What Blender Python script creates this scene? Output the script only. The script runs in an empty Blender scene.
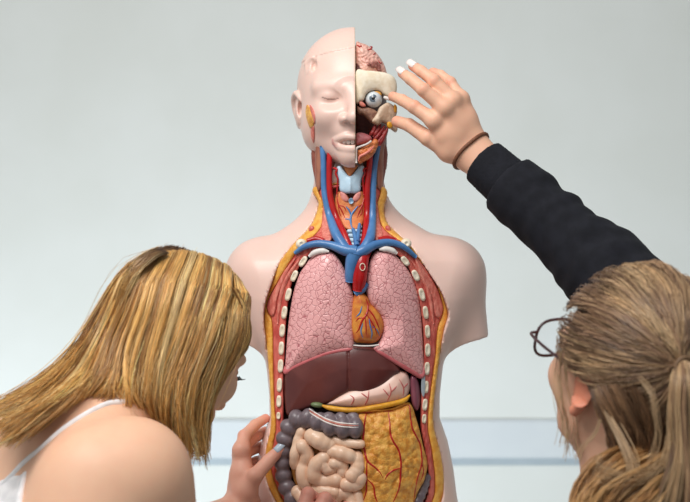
import bpy, math, random
import numpy as np
from mathutils import Vector, Matrix
from mathutils.bvhtree import BVHTree

random.seed(7); RNG = np.random.default_rng(7)
S = bpy.context.scene

# ------------------------------------------------------------------ camera, world, light, exposure
F_PX = 1408.0; CAM_Y = -2.2; CAM_Z = 1.25; CX, CY = 345.0, 251.0
cam_data = bpy.data.cameras.new('camera'); cam = bpy.data.objects.new('camera', cam_data)
S.collection.objects.link(cam); S.camera = cam
cam.location = (0, CAM_Y, CAM_Z); cam.rotation_euler = (math.pi / 2, 0, 0)
cam_data.sensor_width = 36; cam_data.lens = F_PX / 690 * 36
cam_data.clip_start = 0.05
cam_data.dof.use_dof = True; cam_data.dof.focus_distance = 2.19; cam_data.dof.aperture_fstop = 6.3

w = bpy.data.worlds.new('World'); S.world = w; w.use_nodes = True
bg = w.node_tree.nodes['Background']; bg.inputs[0].default_value = (0.96, 1.0, 0.98, 1); bg.inputs[1].default_value = 0.37

def area(name, loc, target, sx, sy, power, col):
    l = bpy.data.lights.new(name, 'AREA'); l.shape = 'RECTANGLE'; l.size = sx; l.size_y = sy; l.energy = power; l.color = col
    o = bpy.data.objects.new(name, l); S.collection.objects.link(o); o.location = loc
    o.rotation_euler = (Vector(target) - Vector(loc)).to_track_quat('-Z', 'Y').to_euler()
    return o
area('ceiling_light_panel', (-0.7, -1.3, 2.9), (0.0, 0.2, 1.0), 1.6, 1.0, 54, (1.0, 0.975, 0.94))
area('wall_fill_light', (-0.5, 0.95, 0.22), (-0.1, 2.3, 0.95), 3.4, 0.7, 31, (0.84, 0.94, 1.0))  # added unseen lamp, brightens the lower wall in place of daylight
S.view_settings.view_transform = 'Standard'; S.view_settings.look = 'None'
S.view_settings.exposure = 0.0; S.view_settings.gamma = 1.0; S.view_settings.use_curve_mapping = False

# ------------------------------------------------------------------ pixel helpers
def W(px, py, Y=0.0):
    d = Y - CAM_Y
    return np.array([(px - CX) * d / F_PX, Y, CAM_Z - (py - CY) * d / F_PX])
PXM = 2.2 / F_PX                                     # metres per pixel at Y = 0
XM = (355 - CX) * PXM                                # midline of the torso model
def zpx(py): return CAM_Z - (py - CY) * PXM
def sstep(a, b, x):
    t = np.clip((x - a) / (b - a), 0, 1); return t * t * (3 - 2 * t)

# ------------------------------------------------------------------ materials
MATS = {}
def nodes_of(name):
    m = bpy.data.materials.new(name); m.use_nodes = True
    nt = m.node_tree; b = nt.nodes['Principled BSDF']; MATS[name] = m
    return m, nt, b
def lin(c):
    c = [v / 255 for v in c]
    return tuple(v / 12.92 if v <= 0.04045 else ((v + 0.055) / 1.055) ** 2.4 for v in c) + (1,)
def mat(name, col, rough=0.45, col2=None, scale=40, bump=0.0, bscale=200, spec=0.5, sss=0.0, sssr=(1, .4, .25), stretch=None, coat=0.0, detail=3, lo=.38, hi=.62):
    """plain procedural plastic/skin/cloth: noise colour variation + fine noise relief"""
    if name in MATS: return MATS[name]
    m, nt, b = nodes_of(name)
    b.inputs['Base Color'].default_value = lin(col); b.inputs['Roughness'].default_value = rough
    b.inputs['Specular IOR Level'].default_value = spec; b.inputs['Coat Weight'].default_value = coat
    if sss:
        b.inputs['Subsurface Weight'].default_value = sss; b.inputs['Subsurface Radius'].default_value = sssr
        b.inputs['Subsurface Scale'].default_value = 0.006
    tc = nt.nodes.new('ShaderNodeTexCoord'); mp = nt.nodes.new('ShaderNodeMapping')
    nt.links.new(tc.outputs['Object'], mp.inputs['Vector'])
    if stretch: mp.inputs['Scale'].default_value = stretch
    if col2:
        n = nt.nodes.new('ShaderNodeTexNoise'); n.inputs['Scale'].default_value = scale; n.inputs['Detail'].default_value = detail
        nt.links.new(mp.outputs[0], n.inputs['Vector'])
        r = nt.nodes.new('ShaderNodeValToRGB'); r.color_ramp.elements[0].color = lin(col); r.color_ramp.elements[1].color = lin(col2)
        r.color_ramp.elements[0].position = lo; r.color_ramp.elements[1].position = hi
        nt.links.new(n.outputs['Fac'], r.inputs[0]); nt.links.new(r.outputs[0], b.inputs['Base Color'])
    if bump:
        n2 = nt.nodes.new('ShaderNodeTexNoise'); n2.inputs['Scale'].default_value = bscale; n2.inputs['Detail'].default_value = 3
        nt.links.new(mp.outputs[0], n2.inputs['Vector'])
        bp = nt.nodes.new('ShaderNodeBump'); bp.inputs['Strength'].default_value = bump; bp.inputs['Distance'].default_value = 0.002
        nt.links.new(n2.outputs['Fac'], bp.inputs['Height']); nt.links.new(bp.outputs[0], b.inputs['Normal'])
    return m
def mat_cells(name, col, line, scale, rough=0.35, width=0.06, bump=0.4, col2=None):
    """lobules: engraved and painted cell borders"""
    m, nt, b = nodes_of(name); b.inputs['Roughness'].default_value = rough
    tc = nt.nodes.new('ShaderNodeTexCoord')
    nz = nt.nodes.new('ShaderNodeTexNoise'); nz.inputs['Scale'].default_value = 90; nt.links.new(tc.outputs['Object'], nz.inputs['Vector'])
    mix = nt.nodes.new('ShaderNodeMix'); mix.data_type = 'VECTOR'; mix.inputs['Factor'].default_value = 0.008
    nt.links.new(tc.outputs['Object'], mix.inputs[4]); nt.links.new(nz.outputs['Color'], mix.inputs[5])
    v = nt.nodes.new('ShaderNodeTexVoronoi'); v.feature = 'DISTANCE_TO_EDGE'; v.inputs['Scale'].default_value = scale
    mp = nt.nodes.new('ShaderNodeMapping'); mp.inputs['Scale'].default_value = (1, 0.25, 1)
    nt.links.new(mix.outputs[1], mp.inputs['Vector']); nt.links.new(mp.outputs[0], v.inputs['Vector'])
    r = nt.nodes.new('ShaderNodeValToRGB'); r.color_ramp.elements[0].color = lin(line); r.color_ramp.elements[1].color = lin(col)
    r.color_ramp.elements[0].position = width * .25; r.color_ramp.elements[1].position = width
    nt.links.new(v.outputs['Distance'], r.inputs[0])
    out = r.outputs[0]
    if col2:
        n = nt.nodes.new('ShaderNodeTexNoise'); n.inputs['Scale'].default_value = 14; nt.links.new(tc.outputs['Object'], n.inputs['Vector'])
        mc = nt.nodes.new('ShaderNodeMix'); mc.data_type = 'RGBA'; mc.blend_type = 'MULTIPLY'; nt.links.new(n.outputs['Fac'], mc.inputs['Factor'])
        nt.links.new(out, mc.inputs[6]); mc.inputs[7].default_value = lin(col2); out = mc.outputs[2]
    nt.links.new(out, b.inputs['Base Color'])
    bp = nt.nodes.new('ShaderNodeBump'); bp.inputs['Strength'].default_value = bump; bp.inputs['Distance'].default_value = 0.002
    r2 = nt.nodes.new('ShaderNodeValToRGB'); r2.color_ramp.elements[1].position = width * 2.2
    nt.links.new(v.outputs['Distance'], r2.inputs[0]); nt.links.new(r2.outputs[0], bp.inputs['Height']); nt.links.new(bp.outputs[0], b.inputs['Normal'])
    return m
def mat_attr(name, rough=0.5, sss=0.0, spec=0.5, bump=0.0, bscale=300, sssr=(1, .35, .2), aniso=0.0, mottle=0.0):
    """colour from the mesh's own 'tint' attribute (make-up, lips, dyed strands)"""
    m, nt, b = nodes_of(name); b.inputs['Roughness'].default_value = rough; b.inputs['Specular IOR Level'].default_value = spec
    a = nt.nodes.new('ShaderNodeAttribute'); a.attribute_name = 'tint'
    out = a.outputs['Color']
    tc = nt.nodes.new('ShaderNodeTexCoord')
    if mottle:
        n = nt.nodes.new('ShaderNodeTexNoise'); n.inputs['Scale'].default_value = 60; n.inputs['Detail'].default_value = 5
        nt.links.new(tc.outputs['Object'], n.inputs['Vector'])
        mc = nt.nodes.new('ShaderNodeMix'); mc.data_type = 'RGBA'; mc.blend_type = 'OVERLAY'; mc.inputs['Factor'].default_value = mottle
        nt.links.new(out, mc.inputs[6]); nt.links.new(n.outputs['Fac'], mc.inputs[7]); out = mc.outputs[2]
    nt.links.new(out, b.inputs['Base Color'])
    if sss:
        b.inputs['Subsurface Weight'].default_value = sss; b.inputs['Subsurface Radius'].default_value = sssr; b.inputs['Subsurface Scale'].default_value = 0.005
    if bump:
        n2 = nt.nodes.new('ShaderNodeTexNoise'); n2.inputs['Scale'].default_value = bscale; n2.inputs['Detail'].default_value = 4
        nt.links.new(tc.outputs['Object'], n2.inputs['Vector'])
        bp = nt.nodes.new('ShaderNodeBump'); bp.inputs['Strength'].default_value = bump; bp.inputs['Distance'].default_value = 0.001
        nt.links.new(n2.outputs['Fac'], bp.inputs['Height']); nt.links.new(bp.outputs[0], b.inputs['Normal'])
    return m

# ------------------------------------------------------------------ objects
def put(name, me, material, parent=None, label=None, cat=None, group=None, kind=None):
    o = bpy.data.objects.new(name, me); S.collection.objects.link(o)
    if material is not None: me.materials.append(material)
    if parent is not None: o.parent = parent
    if label: o['label'] = label
    if cat: o['category'] = cat
    if group: o['group'] = group
    if kind: o['kind'] = kind
    return o
def empty(name, loc, label, cat):
    o = bpy.data.objects.new(name, None); S.collection.objects.link(o); o.location = loc; o.empty_display_size = 0.05
    o['label'] = label; o['category'] = cat
    return o
def origin_of(o):
    v = Vector((0, 0, 0))
    while o is not None: v = v + o.location; o = o.parent
    return np.array(v)
def mesh(name, V, Fc, material, parent=None, smooth=True, tint=None, base=None, **kw):
    """V in world metres; stored relative to its own root"""
    V = np.asarray(V, float)
    if parent is not None: V = V - origin_of(parent)
    elif base is not None: V = V - np.asarray(base)
    me = bpy.data.meshes.new(name)
    me.from_pydata(V.tolist(), [], Fc.tolist() if isinstance(Fc, np.ndarray) else Fc)
    if smooth: me.polygons.foreach_set('use_smooth', [True] * len(me.polygons))
    if tint is not None:
        at = me.color_attributes.new('tint', 'FLOAT_COLOR', 'POINT')
        t = np.ones((len(V), 4), np.float32); t[:, :3] = tint; at.data.foreach_set('color', t.ravel())
    me.update()
    o = put(name, me, material, parent, **kw)
    if parent is None and base is not None: o.location = tuple(base)
    return o
def bvh_of(V, Fc): return BVHTree.FromPolygons([tuple(v) for v in V], [tuple(f) for f in Fc])
def hit(bvh, px, py, lift=0.0, default=0.0):
    """where the line of sight through a pixel meets a surface"""
    d = Vector(W(px, py, 0) - np.array([0, CAM_Y, CAM_Z])).normalized()
    loc, nor, idx, dist = bvh.ray_cast(Vector((0, CAM_Y, CAM_Z)), d)
    if loc is None: return W(px, py, default)
    return np.array(loc) - np.array(d) * lift

# ------------------------------------------------------------------ curves and tubes
def cat(P, n=8, closed=False):
    """Catmull-Rom through the points"""
    P = np.asarray(P, float); N = len(P)
    if N < 3 and not closed:
        t = np.linspace(0, 1, n + 1)[:, None]; return P[0] * (1 - t) + P[-1] * t
    out = []
    rng = range(N) if closed else range(N - 1)
    for i in rng:
        if closed: p0, p1, p2, p3 = P[(i - 1) % N], P[i], P[(i + 1) % N], P[(i + 2) % N]
        else:
            p1, p2 = P[i], P[i + 1]; p0 = P[i - 1] if i > 0 else 2 * p1 - p2; p3 = P[i + 2] if i + 2 < N else 2 * p2 - p1
        t = (np.arange(n) / n)[:, None]
        out.append(0.5 * (2 * p1 + (p2 - p0) * t + (2 * p0 - 5 * p1 + 4 * p2 - p3) * t * t + (3 * p1 - p0 - 3 * p2 + p3) * t ** 3))
    out = np.vstack(out)
    return out if closed else np.vstack([out, P[-1]])
def tube(P, r, sides=8, flat=1.0, closed=False):
    """round tube along points P (world), radius r scalar or per point; round ends by tapering"""
    P = np.asarray(P, float); n = len(P); r = np.broadcast_to(np.asarray(r, float), (n,)).copy()
    T = np.gradient(P, axis=0); T /= np.linalg.norm(T, axis=1)[:, None] + 1e-12
    ref = np.array([0, -1.0, 0]); V = []
    for i in range(n):
        u = np.cross(T[i], ref); L = np.linalg.norm(u)
        u = u / L if L > 1e-4 else np.array([1.0, 0, 0])
        v = np.cross(u, T[i])
        for k in range(sides):
            a = 2 * math.pi * k / sides
            V.append(P[i] + r[i] * (math.cos(a) * u + flat * math.sin(a) * v))
    V = np.array(V); Fc = []
    for i in range(n - 1):
        for k in range(sides):
            k2 = (k + 1) % sides
            Fc.append((i * sides + k, i * sides + k2, (i + 1) * sides + k2, (i + 1) * sides + k))
    Fc.append(tuple(range(sides))); Fc.append(tuple((n - 1) * sides + k for k in reversed(range(sides))))
    return V, Fc
def merge(parts):
    Vs, Fs, o = [], [], 0
    for V, Fc in parts:
        Vs.append(np.asarray(V)); Fs += [tuple(int(i) + o for i in f) for f in Fc]; o += len(V)
    return np.vstack(Vs), Fs
def taper(n, r, a=0.35, b=0.35, ends=0.25):
    t = np.linspace(0, 1, n); return r * np.minimum(1, np.minimum(a + (1 - a) * t / ends, b + (1 - b) * (1 - t) / ends))

# ------------------------------------------------------------------ implicit solids -> surface nets
class Field:
    def __init__(s, lo, hi, h):
        s.lo = np.array(lo, float); s.h = h
        n = np.maximum(4, np.ceil((np.array(hi) - s.lo) / h).astype(int) + 1); s.n = n
        s.ax = [(s.lo[i] + h * np.arange(n[i])).astype(np.float32) for i in range(3)]
        s.F = np.full(tuple(n), 1.0, np.float32)
    def sl(s, lo, hi, m):
        r = []
        for i in range(3):
            a = int(max(0, math.floor((lo[i] - m - s.lo[i]) / s.h))); b = int(min(s.n[i], math.ceil((hi[i] + m - s.lo[i]) / s.h) + 1))
            r.append(slice(a, max(a, b)))
        X = s.ax[0][r[0]][:, None, None]; Y = s.ax[1][r[1]][None, :, None]; Z = s.ax[2][r[2]][None, None, :]
        return tuple(r), X, Y, Z
    def add(s, d, k, r, sub=False):
        a = s.F[r]
        if sub:
            d = -d
            if k: h = np.clip(.5 - .5 * (d - a) / k * -1, 0, 1); h = np.clip(.5 + .5 * (d - a) / k, 0, 1); s.F[r] = a * (1 - h) + d * h + k * h * (1 - h)
            else: s.F[r] = np.maximum(a, d)
        else:
            if k: h = np.clip(.5 + .5 * (d - a) / k, 0, 1); s.F[r] = d * (1 - h) + a * h - k * h * (1 - h)
            else: s.F[r] = np.minimum(a, d)
    def ell(s, c, rad, k=0.0, sub=False, R=None):
        c = np.asarray(c, float); rad = np.broadcast_to(np.asarray(rad, float), (3,)); m = max(rad) if R is not None else 0
        r, X, Y, Z = s.sl(c - np.maximum(rad, m), c + np.maximum(rad, m), 1.6 * k + 3 * s.h)
        x, y, z = X - c[0], Y - c[1], Z - c[2]
        if R is not None:
            x, y, z = (R[0][0] * x + R[1][0] * y + R[2][0] * z, R[0][1] * x + R[1][1] * y + R[2][1] * z, R[0][2] * x + R[1][2] * y + R[2][2] * z)
        k0 = np.sqrt((x / rad[0]) ** 2 + (y / rad[1]) ** 2 + (z / rad[2]) ** 2); k1 = np.sqrt((x / rad[0] ** 2) ** 2 + (y / rad[1] ** 2) ** 2 + (z / rad[2] ** 2) ** 2) + 1e-9
        s.add(np.where(k0 < 1e-3, -min(rad), k0 * (k0 - 1) / k1), k, r, sub)
    def cap(s, a, b, ra, rb=None, k=0.0, sub=False, clip=None):
        a = np.asarray(a, float); b = np.asarray(b, float); rb = ra if rb is None else rb; R = max(ra, rb)
        r, X, Y, Z = s.sl(np.minimum(a, b) - R, np.maximum(a, b) + R, 1.6 * k + 3 * s.h)
        ba = b - a; t = np.clip(((X - a[0]) * ba[0] + (Y - a[1]) * ba[1] + (Z - a[2]) * ba[2]) / (ba @ ba + 1e-12), 0, 1)
        d = np.sqrt((X - a[0] - t * ba[0]) ** 2 + (Y - a[1] - t * ba[1]) ** 2 + (Z - a[2] - t * ba[2]) ** 2) - (ra + (rb - ra) * t)
        if clip is not None:
            p, nrm = clip; d = np.maximum(d, (X - p[0]) * nrm[0] + (Y - p[1]) * nrm[1] + (Z - p[2]) * nrm[2])
        s.add(d, k, r, sub)
    def path(s, P, R, k):
        for i in range(len(P) - 1): s.cap(P[i], P[i + 1], R[i], R[i + 1], k)
    def net(s):
        F = s.F; g = F < 0
        n = np.array(F.shape) - 1
        c = np.zeros(n, np.uint8)
        cr = [(i, j, k) for i in (0, 1) for j in (0, 1) for k in (0, 1)]
        for (i, j, k) in cr: c += g[i:n[0] + i, j:n[1] + j, k:n[2] + k]
        mix = (c > 0) & (c < 8); I = np.argwhere(mix); idx = np.full(tuple(n), -1, np.int64); idx[mix] = np.arange(len(I))
        acc = np.zeros((len(I), 3)); cnt = np.zeros(len(I))
        val = {q: F[I[:, 0] + q[0], I[:, 1] + q[1], I[:, 2] + q[2]].astype(float) for q in cr}
        for q in cr:
            for ax in range(3):
                if q[ax]: continue
                q2 = list(q); q2[ax] = 1; q2 = tuple(q2); a, b = val[q], val[q2]
                m = (a < 0) != (b < 0); t = np.where(m, a / np.where(m, a - b, 1), 0)
                p = np.tile(np.array(q, float), (len(I), 1)); p[:, ax] += t
                acc[m] += p[m]; cnt[m] += 1
        V = s.lo + s.h * (I + acc / np.maximum(cnt, 1)[:, None])
        Q = []
        for ax in range(3):
            a1, a2 = (ax + 1) % 3, (ax + 2) % 3
            sl0 = [slice(None)] * 3; sl1 = [slice(None)] * 3; sl0[ax] = slice(0, -1); sl1[ax] = slice(1, None)
            ch = g[tuple(sl0)] != g[tuple(sl1)]; E = np.argwhere(ch)
            ok = (E[:, a1] > 0) & (E[:, a2] > 0) & (E[:, a1] < n[a1]) & (E[:, a2] < n[a2]); E = E[ok]
            ins = g[tuple(E.T)]
            def ci(d1, d2):
                e = E.copy(); e[:, a1] -= d1; e[:, a2] -= d2; return idx[tuple(e.T)]
            q = np.stack([ci(1, 1), ci(0, 1), ci(0, 0), ci(1, 0)], 1)
            q[~ins] = q[~ins][:, ::-1]; Q.append(q)
        Q = np.vstack(Q)
        return V, Q[(Q >= 0).all(1)]
def poly_sdf(P, X, Z):
    """signed distance of a closed polygon, negative inside"""
    d = np.full(X.shape, 1e9); s = np.ones(X.shape)
    N = len(P)
    for i in range(N):
        a = P[i]; b = P[(i + 1) % N]; ex, ez = b - a; wx, wz = X - a[0], Z - a[1]
        t = np.clip((wx * ex + wz * ez) / (ex * ex + ez * ez + 1e-15), 0, 1)
        d = np.minimum(d, (wx - ex * t) ** 2 + (wz - ez * t) ** 2)
        c1 = Z >= a[1]; c2 = Z < b[1]; c3 = ex * wz > ez * wx
        s = np.where((c1 & c2 & c3) | (~c1 & ~c2 & ~c3), -s, s)
    return s * np.sqrt(d)

# ================================================================== THE ROOM
def box(name, lo, hi, material, parent=None, bev=0.0, **kw):
    lo, hi = np.array(lo, float), np.array(hi, float)
    b = min(bev, *(0.45 * (hi - lo))) if bev else 0
    V, Fc = [], []
    import bmesh
    bm = bmesh.new(); bmesh.ops.create_cube(bm, size=1)
    base = np.array([(lo[0] + hi[0]) / 2, (lo[1] + hi[1]) / 2, lo[2]])
    org = origin_of(parent) if parent is not None else base
    for v in bm.verts: v.co = Vector([lo[i] + (v.co[i] + .5) * (hi[i] - lo[i]) - org[i] for i in range(3)])
    if b: bmesh.ops.bevel(bm, geom=bm.edges[:], offset=b, segments=2, affect='EDGES', clamp_overlap=True)
    me = bpy.data.meshes.new(name); bm.to_mesh(me); bm.free()
    o = put(name, me, material, parent, **kw)
    if parent is None: o.location = tuple(base)
    return o
WALL_Y = 2.3
M_wall = mat('wall_paint', (222, 224, 220), 0.7, (226, 228, 225), 3, 0.05, 400)
M_trunk = mat('trunking_plastic', (211, 216, 219), 0.45, (208, 213, 217), 6)
M_floor = mat('floor_vinyl', (150, 155, 158), 0.5, (165, 168, 170), 12)
M_table = mat('table_laminate', (222, 220, 214), 0.4, (214, 212, 206), 9)
M_steel = mat('grey_steel', (120, 124, 128), 0.35, (130, 134, 138), 30)
M_seat = mat('stool_plastic', (60, 66, 74), 0.5, (68, 74, 82), 40)
box('floor', (-4, -3.4, -0.1), (4, WALL_Y + 0.12, 0), M_floor, kind='structure')
wb = box('wall_back', (-4, WALL_Y, 0), (4, WALL_Y + 0.12, 3.2), M_wall, kind='structure')
# plastic cable trunking along the wall, about bench height
def wz(py): return CAM_Z - (py - CY) * (WALL_Y - CAM_Y) / F_PX
tr = box('trim_1', (-4, WALL_Y - 0.016, wz(458)), (4, WALL_Y, wz(419)), M_trunk, bev=0.006, kind='structure')
box('trunking_shadow_strip', (-4, WALL_Y - 0.008, wz(464.5)), (4, WALL_Y, wz(458)), mat('trunking_shadow_grey', (170, 181, 189), .5, (164, 176, 184), 8), tr)  # grey strip paints in the shadow line below the trunking
box('baseboard_back', (-4, WALL_Y - 0.02, 0), (4, WALL_Y, 0.1), M_trunk, bev=0.004, kind='structure')

# ================================================================== THE ANATOMICAL TORSO
TABLE_Z = 0.75
tab = empty('bench_table', (0.0, 0.12, 0), 'white laminate table carrying the anatomical torso', 'table')
box('table_top', (-0.8, -0.16, TABLE_Z - 0.03), (0.8, 0.40, TABLE_Z), M_table, tab, 0.004)
for sx in (-0.75, 0.71):
    for sy in (-0.11, 0.33): box('leg', (sx, sy, 0), (sx + 0.04, sy + 0.04, TABLE_Z - 0.03), M_steel, tab, 0.004)

def yc(x, z):
    """front of the opened chest, metres in depth, over the torso"""
    py = CY + (CAM_Z - z) / PXM
    n = sstep(250, 212, py)                          # 0 on the chest, 1 on the neck
    dx = x - (XM - 0.009 * n)
    belly = 0.012 * np.exp(-((py - 455) / 55.0) ** 2)
    return (2.4 * (1 - n) + 7.0 * n) * dx * dx + 0.045 * n - belly
def chest_pt(px, py, dy=0.0):
    x, z = (px - CX) * PXM, zpx(py); p = None
    for _ in range(3):
        p = W(px, py, float(yc(x, z)) + dy); x, z = p[0], p[2]
    return p
def outline(P, dy=0.0, sm=6):
    Q = np.array([chest_pt(px, py, dy) for px, py in P])[:, [0, 2]]
    return cat(Q, sm, True) if sm else Q
def slab_geo(P, dy=0.0, thick=0.004, back=0.03, R=0.004, dome=0.0, L=0.01, res=0.0016, hole=None, disp=None, sm=6, hsm=6, base=yc):
    C = P if isinstance(P, np.ndarray) else outline(P, dy, sm)
    lo = C.min(0); hi = C.max(0); pad = 4 * res
    xs = np.arange(lo[0] - pad, hi[0] + pad, res); zs = np.arange(lo[1] - pad, hi[1] + pad, res)
    X, Z = np.meshgrid(xs, zs, indexing='ij'); d2 = poly_sdf(C, X, Z)
    if hole is not None:
        H = hole if isinstance(hole, np.ndarray) else outline(hole, dy, hsm); d2 = np.maximum(d2, -poly_sdf(H, X, Z))
    B = base(X, Z) + dy
    top = thick + dome * (1 - np.exp(np.minimum(d2, 0) / L))
    if disp is not None: top = top + disp(X, Z, d2)
    act = d2 < 3 * res
    y0 = (B - top)[act].min() - 4 * res; y1 = (B + back)[act].max() + 4 * res
    f = Field((xs[0], y0, zs[0]), (xs[-1], y1, zs[-1]), res)
    nx, nz = f.n[0], f.n[2]
    X, Z = np.meshgrid(f.ax[0].astype(float), f.ax[2].astype(float), indexing='ij')
    if X.shape != d2.shape:
        d2 = poly_sdf(C, X, Z)
        if hole is not None: d2 = np.maximum(d2, -poly_sdf(H, X, Z))
        B = base(X, Z) + dy; top = thick + dome * (1 - np.exp(np.minimum(d2, 0) / L))
        if disp is not None: top = top + disp(X, Z, d2)
    d2 = d2[:, None, :]; yy = f.ax[1].astype(float)[None, :, None] - B[:, None, :]; t = top[:, None, :]
    qx = d2 + R; qy = np.abs(yy - (back - t) / 2) - (back + t) / 2 + R
    f.F = (np.minimum(np.maximum(qx, qy), 0) + np.hypot(np.maximum(qx, 0), np.maximum(qy, 0)) - R).astype(np.float32)
    return f.net()

TB = np.array([XM, 0.12, TABLE_Z])
torso = empty('anatomical_torso', TB, 'life-size plastic anatomical torso model with half face and opened chest showing organs', 'anatomy model')
def part(name, geo, material, parent=None, tint=None, label=None, smooth=True):
    V, Fc = geo
    return mesh(name, V, Fc, material, parent or torso, smooth, tint, label=label)

M_skin = mat('model_skin_plastic', (234, 201, 190), 0.38, (230, 195, 183), 9, 0.04, 500, coat=0.05, sss=0.06)
M_fat = mat('fat_layer', (240, 182, 86), 0.42, (226, 156, 58), 90, 0.6, 350)
M_musc = mat('muscle_cut', (222, 118, 104), 0.42, (192, 76, 68), 160, 0.5, 500, stretch=(1, 1, .25))
M_pec = mat('muscle_pink', (232, 144, 128), 0.42, (208, 106, 94), 220, 0.5, 500, stretch=(1, 1, .4))
M_bone = mat('bone', (243, 232, 212), 0.45, (233, 218, 192), 120, 0.2, 500)
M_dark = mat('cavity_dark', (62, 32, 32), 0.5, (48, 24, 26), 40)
M_red = mat('artery_red', (186, 22, 24), 0.3, (172, 14, 20), 60, coat=0.1)
M_blue = mat('vein_blue', (82, 132, 186), 0.34, (70, 118, 174), 60, coat=0.08)
M_lung = mat_cells('lung_lobules', (240, 178, 178), (188, 110, 116), 125, 0.28, 0.045, 0.4)
M_lungrim = mat('lung_rim', (206, 112, 116), .35, (196, 98, 104), 60)
M_liver = mat('liver_brown', (104, 54, 50), 0.30, (92, 45, 43), 25, 0.03, 300)
M_stom = mat('stomach_pink', (236, 200, 186), 0.32, (230, 188, 172), 40)
M_vein2 = mat('stomach_vessel', (198, 104, 100), 0.4, (188, 92, 88), 60)
M_yel = mat('omental_border_yellow', (228, 168, 46), 0.38, (212, 146, 30), 120, .4, 400)
M_gall = mat('gallbladder_green', (112, 128, 88), 0.35, (100, 116, 78), 80)
M_colon = mat('colon_grey', (122, 110, 116), 0.34, (106, 94, 100), 80, .08, 300)
M_small = mat('small_intestine', (240, 206, 180), 0.34, (234, 194, 164), 70, coat=.05)
M_mes = mat('mesentery_ochre', (196, 140, 78), 0.5, (178, 120, 60), 150, .4, 400)
M_om = mat('omentum_fat', (238, 180, 86), 0.36, (212, 138, 48), 120, 0.8, 420)
M_white = mat('white_cord', (236, 230, 226), .4, (228, 220, 216), 60)
M_cart = mat('cartilage_blue', (196, 222, 240), 0.35, (186, 214, 234), 60)
M_thy = mat('thyroid_orange', (226, 140, 84), 0.4, (214, 122, 70), 160, .35, 500)
M_brown = mat('neck_muscle_brown', (166, 110, 88), 0.45, (148, 90, 74), 200, .4, 500, stretch=(1, 1, .2))
M_spl = mat('spleen_purple', (134, 74, 88), .35, (120, 62, 78), 60)

# ---- outlines in the photograph's pixels
A = [(316, 186), (318.5, 203), (315, 217), (309, 228), (299, 238), (290, 248), (279, 264), (270, 288), (265, 305), (264, 322), (266.5, 345), (269, 375), (270.5, 405), (270.5, 428), (266, 450), (264, 470), (269, 488), (276, 502), (290, 530), (320, 556),
     (390, 556), (425, 530), (441, 502), (444, 480), (440.5, 452), (434.5, 430), (433.5, 410), (436.5, 382), (440.5, 352), (444, 330), (448, 315), (446, 305), (440, 290), (426, 268), (412, 247), (400, 235.5), (388, 224), (384, 210), (382.5, 186)]
B = [(322, 187), (324, 205), (322, 225), (312, 238), (303, 246), (294, 256), (276, 285), (267.5, 301), (267.5, 312), (272, 321), (273, 345), (273.5, 375), (274.5, 405), (276, 428), (272.5, 450), (271.5, 470), (277, 488), (284, 502), (300, 530), (325, 548),
     (385, 548), (412, 530), (432, 502), (435, 480), (432, 452), (428, 430), (428.5, 410), (431, 388), (435.5, 355), (437.5, 330), (442.5, 314), (442.5, 304), (436, 285), (418, 258), (407, 246), (395, 238), (382, 226), (377.5, 205), (376.5, 187)]
Cc = [(329, 190), (332, 215), (330, 240), (318, 250), (308, 256), (299, 267), (292, 282), (288, 300), (285.5, 325), (284.5, 350), (283.5, 380), (283.5, 412), (283, 428), (279.5, 450), (278.5, 470), (284, 488), (292, 502), (305, 530), (330, 544),
      (380, 544), (405, 530), (425, 502), (429, 480), (425.5, 452), (421.5, 430), (421, 405), (422, 385), (424, 365), (423, 330), (419, 300), (412, 276), (404, 261), (394, 253), (380, 246), (371, 230), (371, 190)]
oA, oB, oC = outline(A), outline(B), outline(Cc)

# ---- skin of the torso
f = Field((-0.24, -0.06, TABLE_Z), (0.27, 0.26, zpx(140)), 0.0029)
X = f.ax[0][:, None, None]; Y = f.ax[1][None, :, None]; Z = f.ax[2][None, None, :]
pyr = [140, 235, 262, 300, 345, 375, 400, 425, 450, 480, 502, 540, 580]
wid = [.05, .06, .125, .150, .1445, .1375, .1335, .1330, .146, .155, .159, .168, .17]
dep = [.05, .055, .09, .108, .110, .108, .106, .106, .110, .115, .118, .12, .12]
pz = CY + (CAM_Z - f.ax[2]) / PXM
a = np.interp(pz, pyr, wid)[None, None, :] * 1.045; b = np.interp(pz, pyr, dep)[None, None, :]
# smooth the profile
f.F = (((np.abs((X - XM) / a) ** 2.4 + np.abs((Y - 0.108) / b) ** 2.4) ** (1 / 2.4) - 1) * np.minimum(a, b)).astype(np.float32)
f.F = np.maximum(f.F, zpx(258) * -1 + Z)
for s in (-1, 1):
    q = lambda px, py, y: W(355.5 + s * px, py, y)
    f.cap(q(30, 243, .115), q(92, 277, .115), .042, .057, .035)
    f.cap(q(36, 262, .07), q(88, 278, .085), .032, .045, .04)          # upper chest
    f.ell(q(72, 312, .075), (.052, .042, .055), .04)
    f.cap(q(93, 274, .115), q(112, 352, .115), .0565, .037, .022, clip=(W(355.5 + s * 110, 341.5, .115), np.array([s * .24, 0, -1])))
f.cap(W(349, 130, .112), W(349, 245, .112), .0545, .060, .03)
f.cap(W(349, 205, .125), W(312, 250, .125), .045, .05, .03); f.cap(W(349, 205, .125), W(390, 250, .125), .045, .05, .03)
X2, Z2 = np.meshgrid(f.ax[0].astype(float), f.ax[2].astype(float), indexing='ij')
dA = poly_sdf(oA, X2, Z2) + .0004
# neck trench continues up behind the chin
cut = np.maximum(dA[:, None, :], f.ax[1][None, :, None] - (yc(X2, Z2) + 0.055)[:, None, :])
f.F = np.maximum(f.F, -cut).astype(np.float32)
f.F = np.maximum(f.F, TABLE_Z + .004 - Z)
part('skin_shell', f.net(), M_skin, label='pale pink plastic skin of shoulders, arm stumps and flanks')

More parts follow.
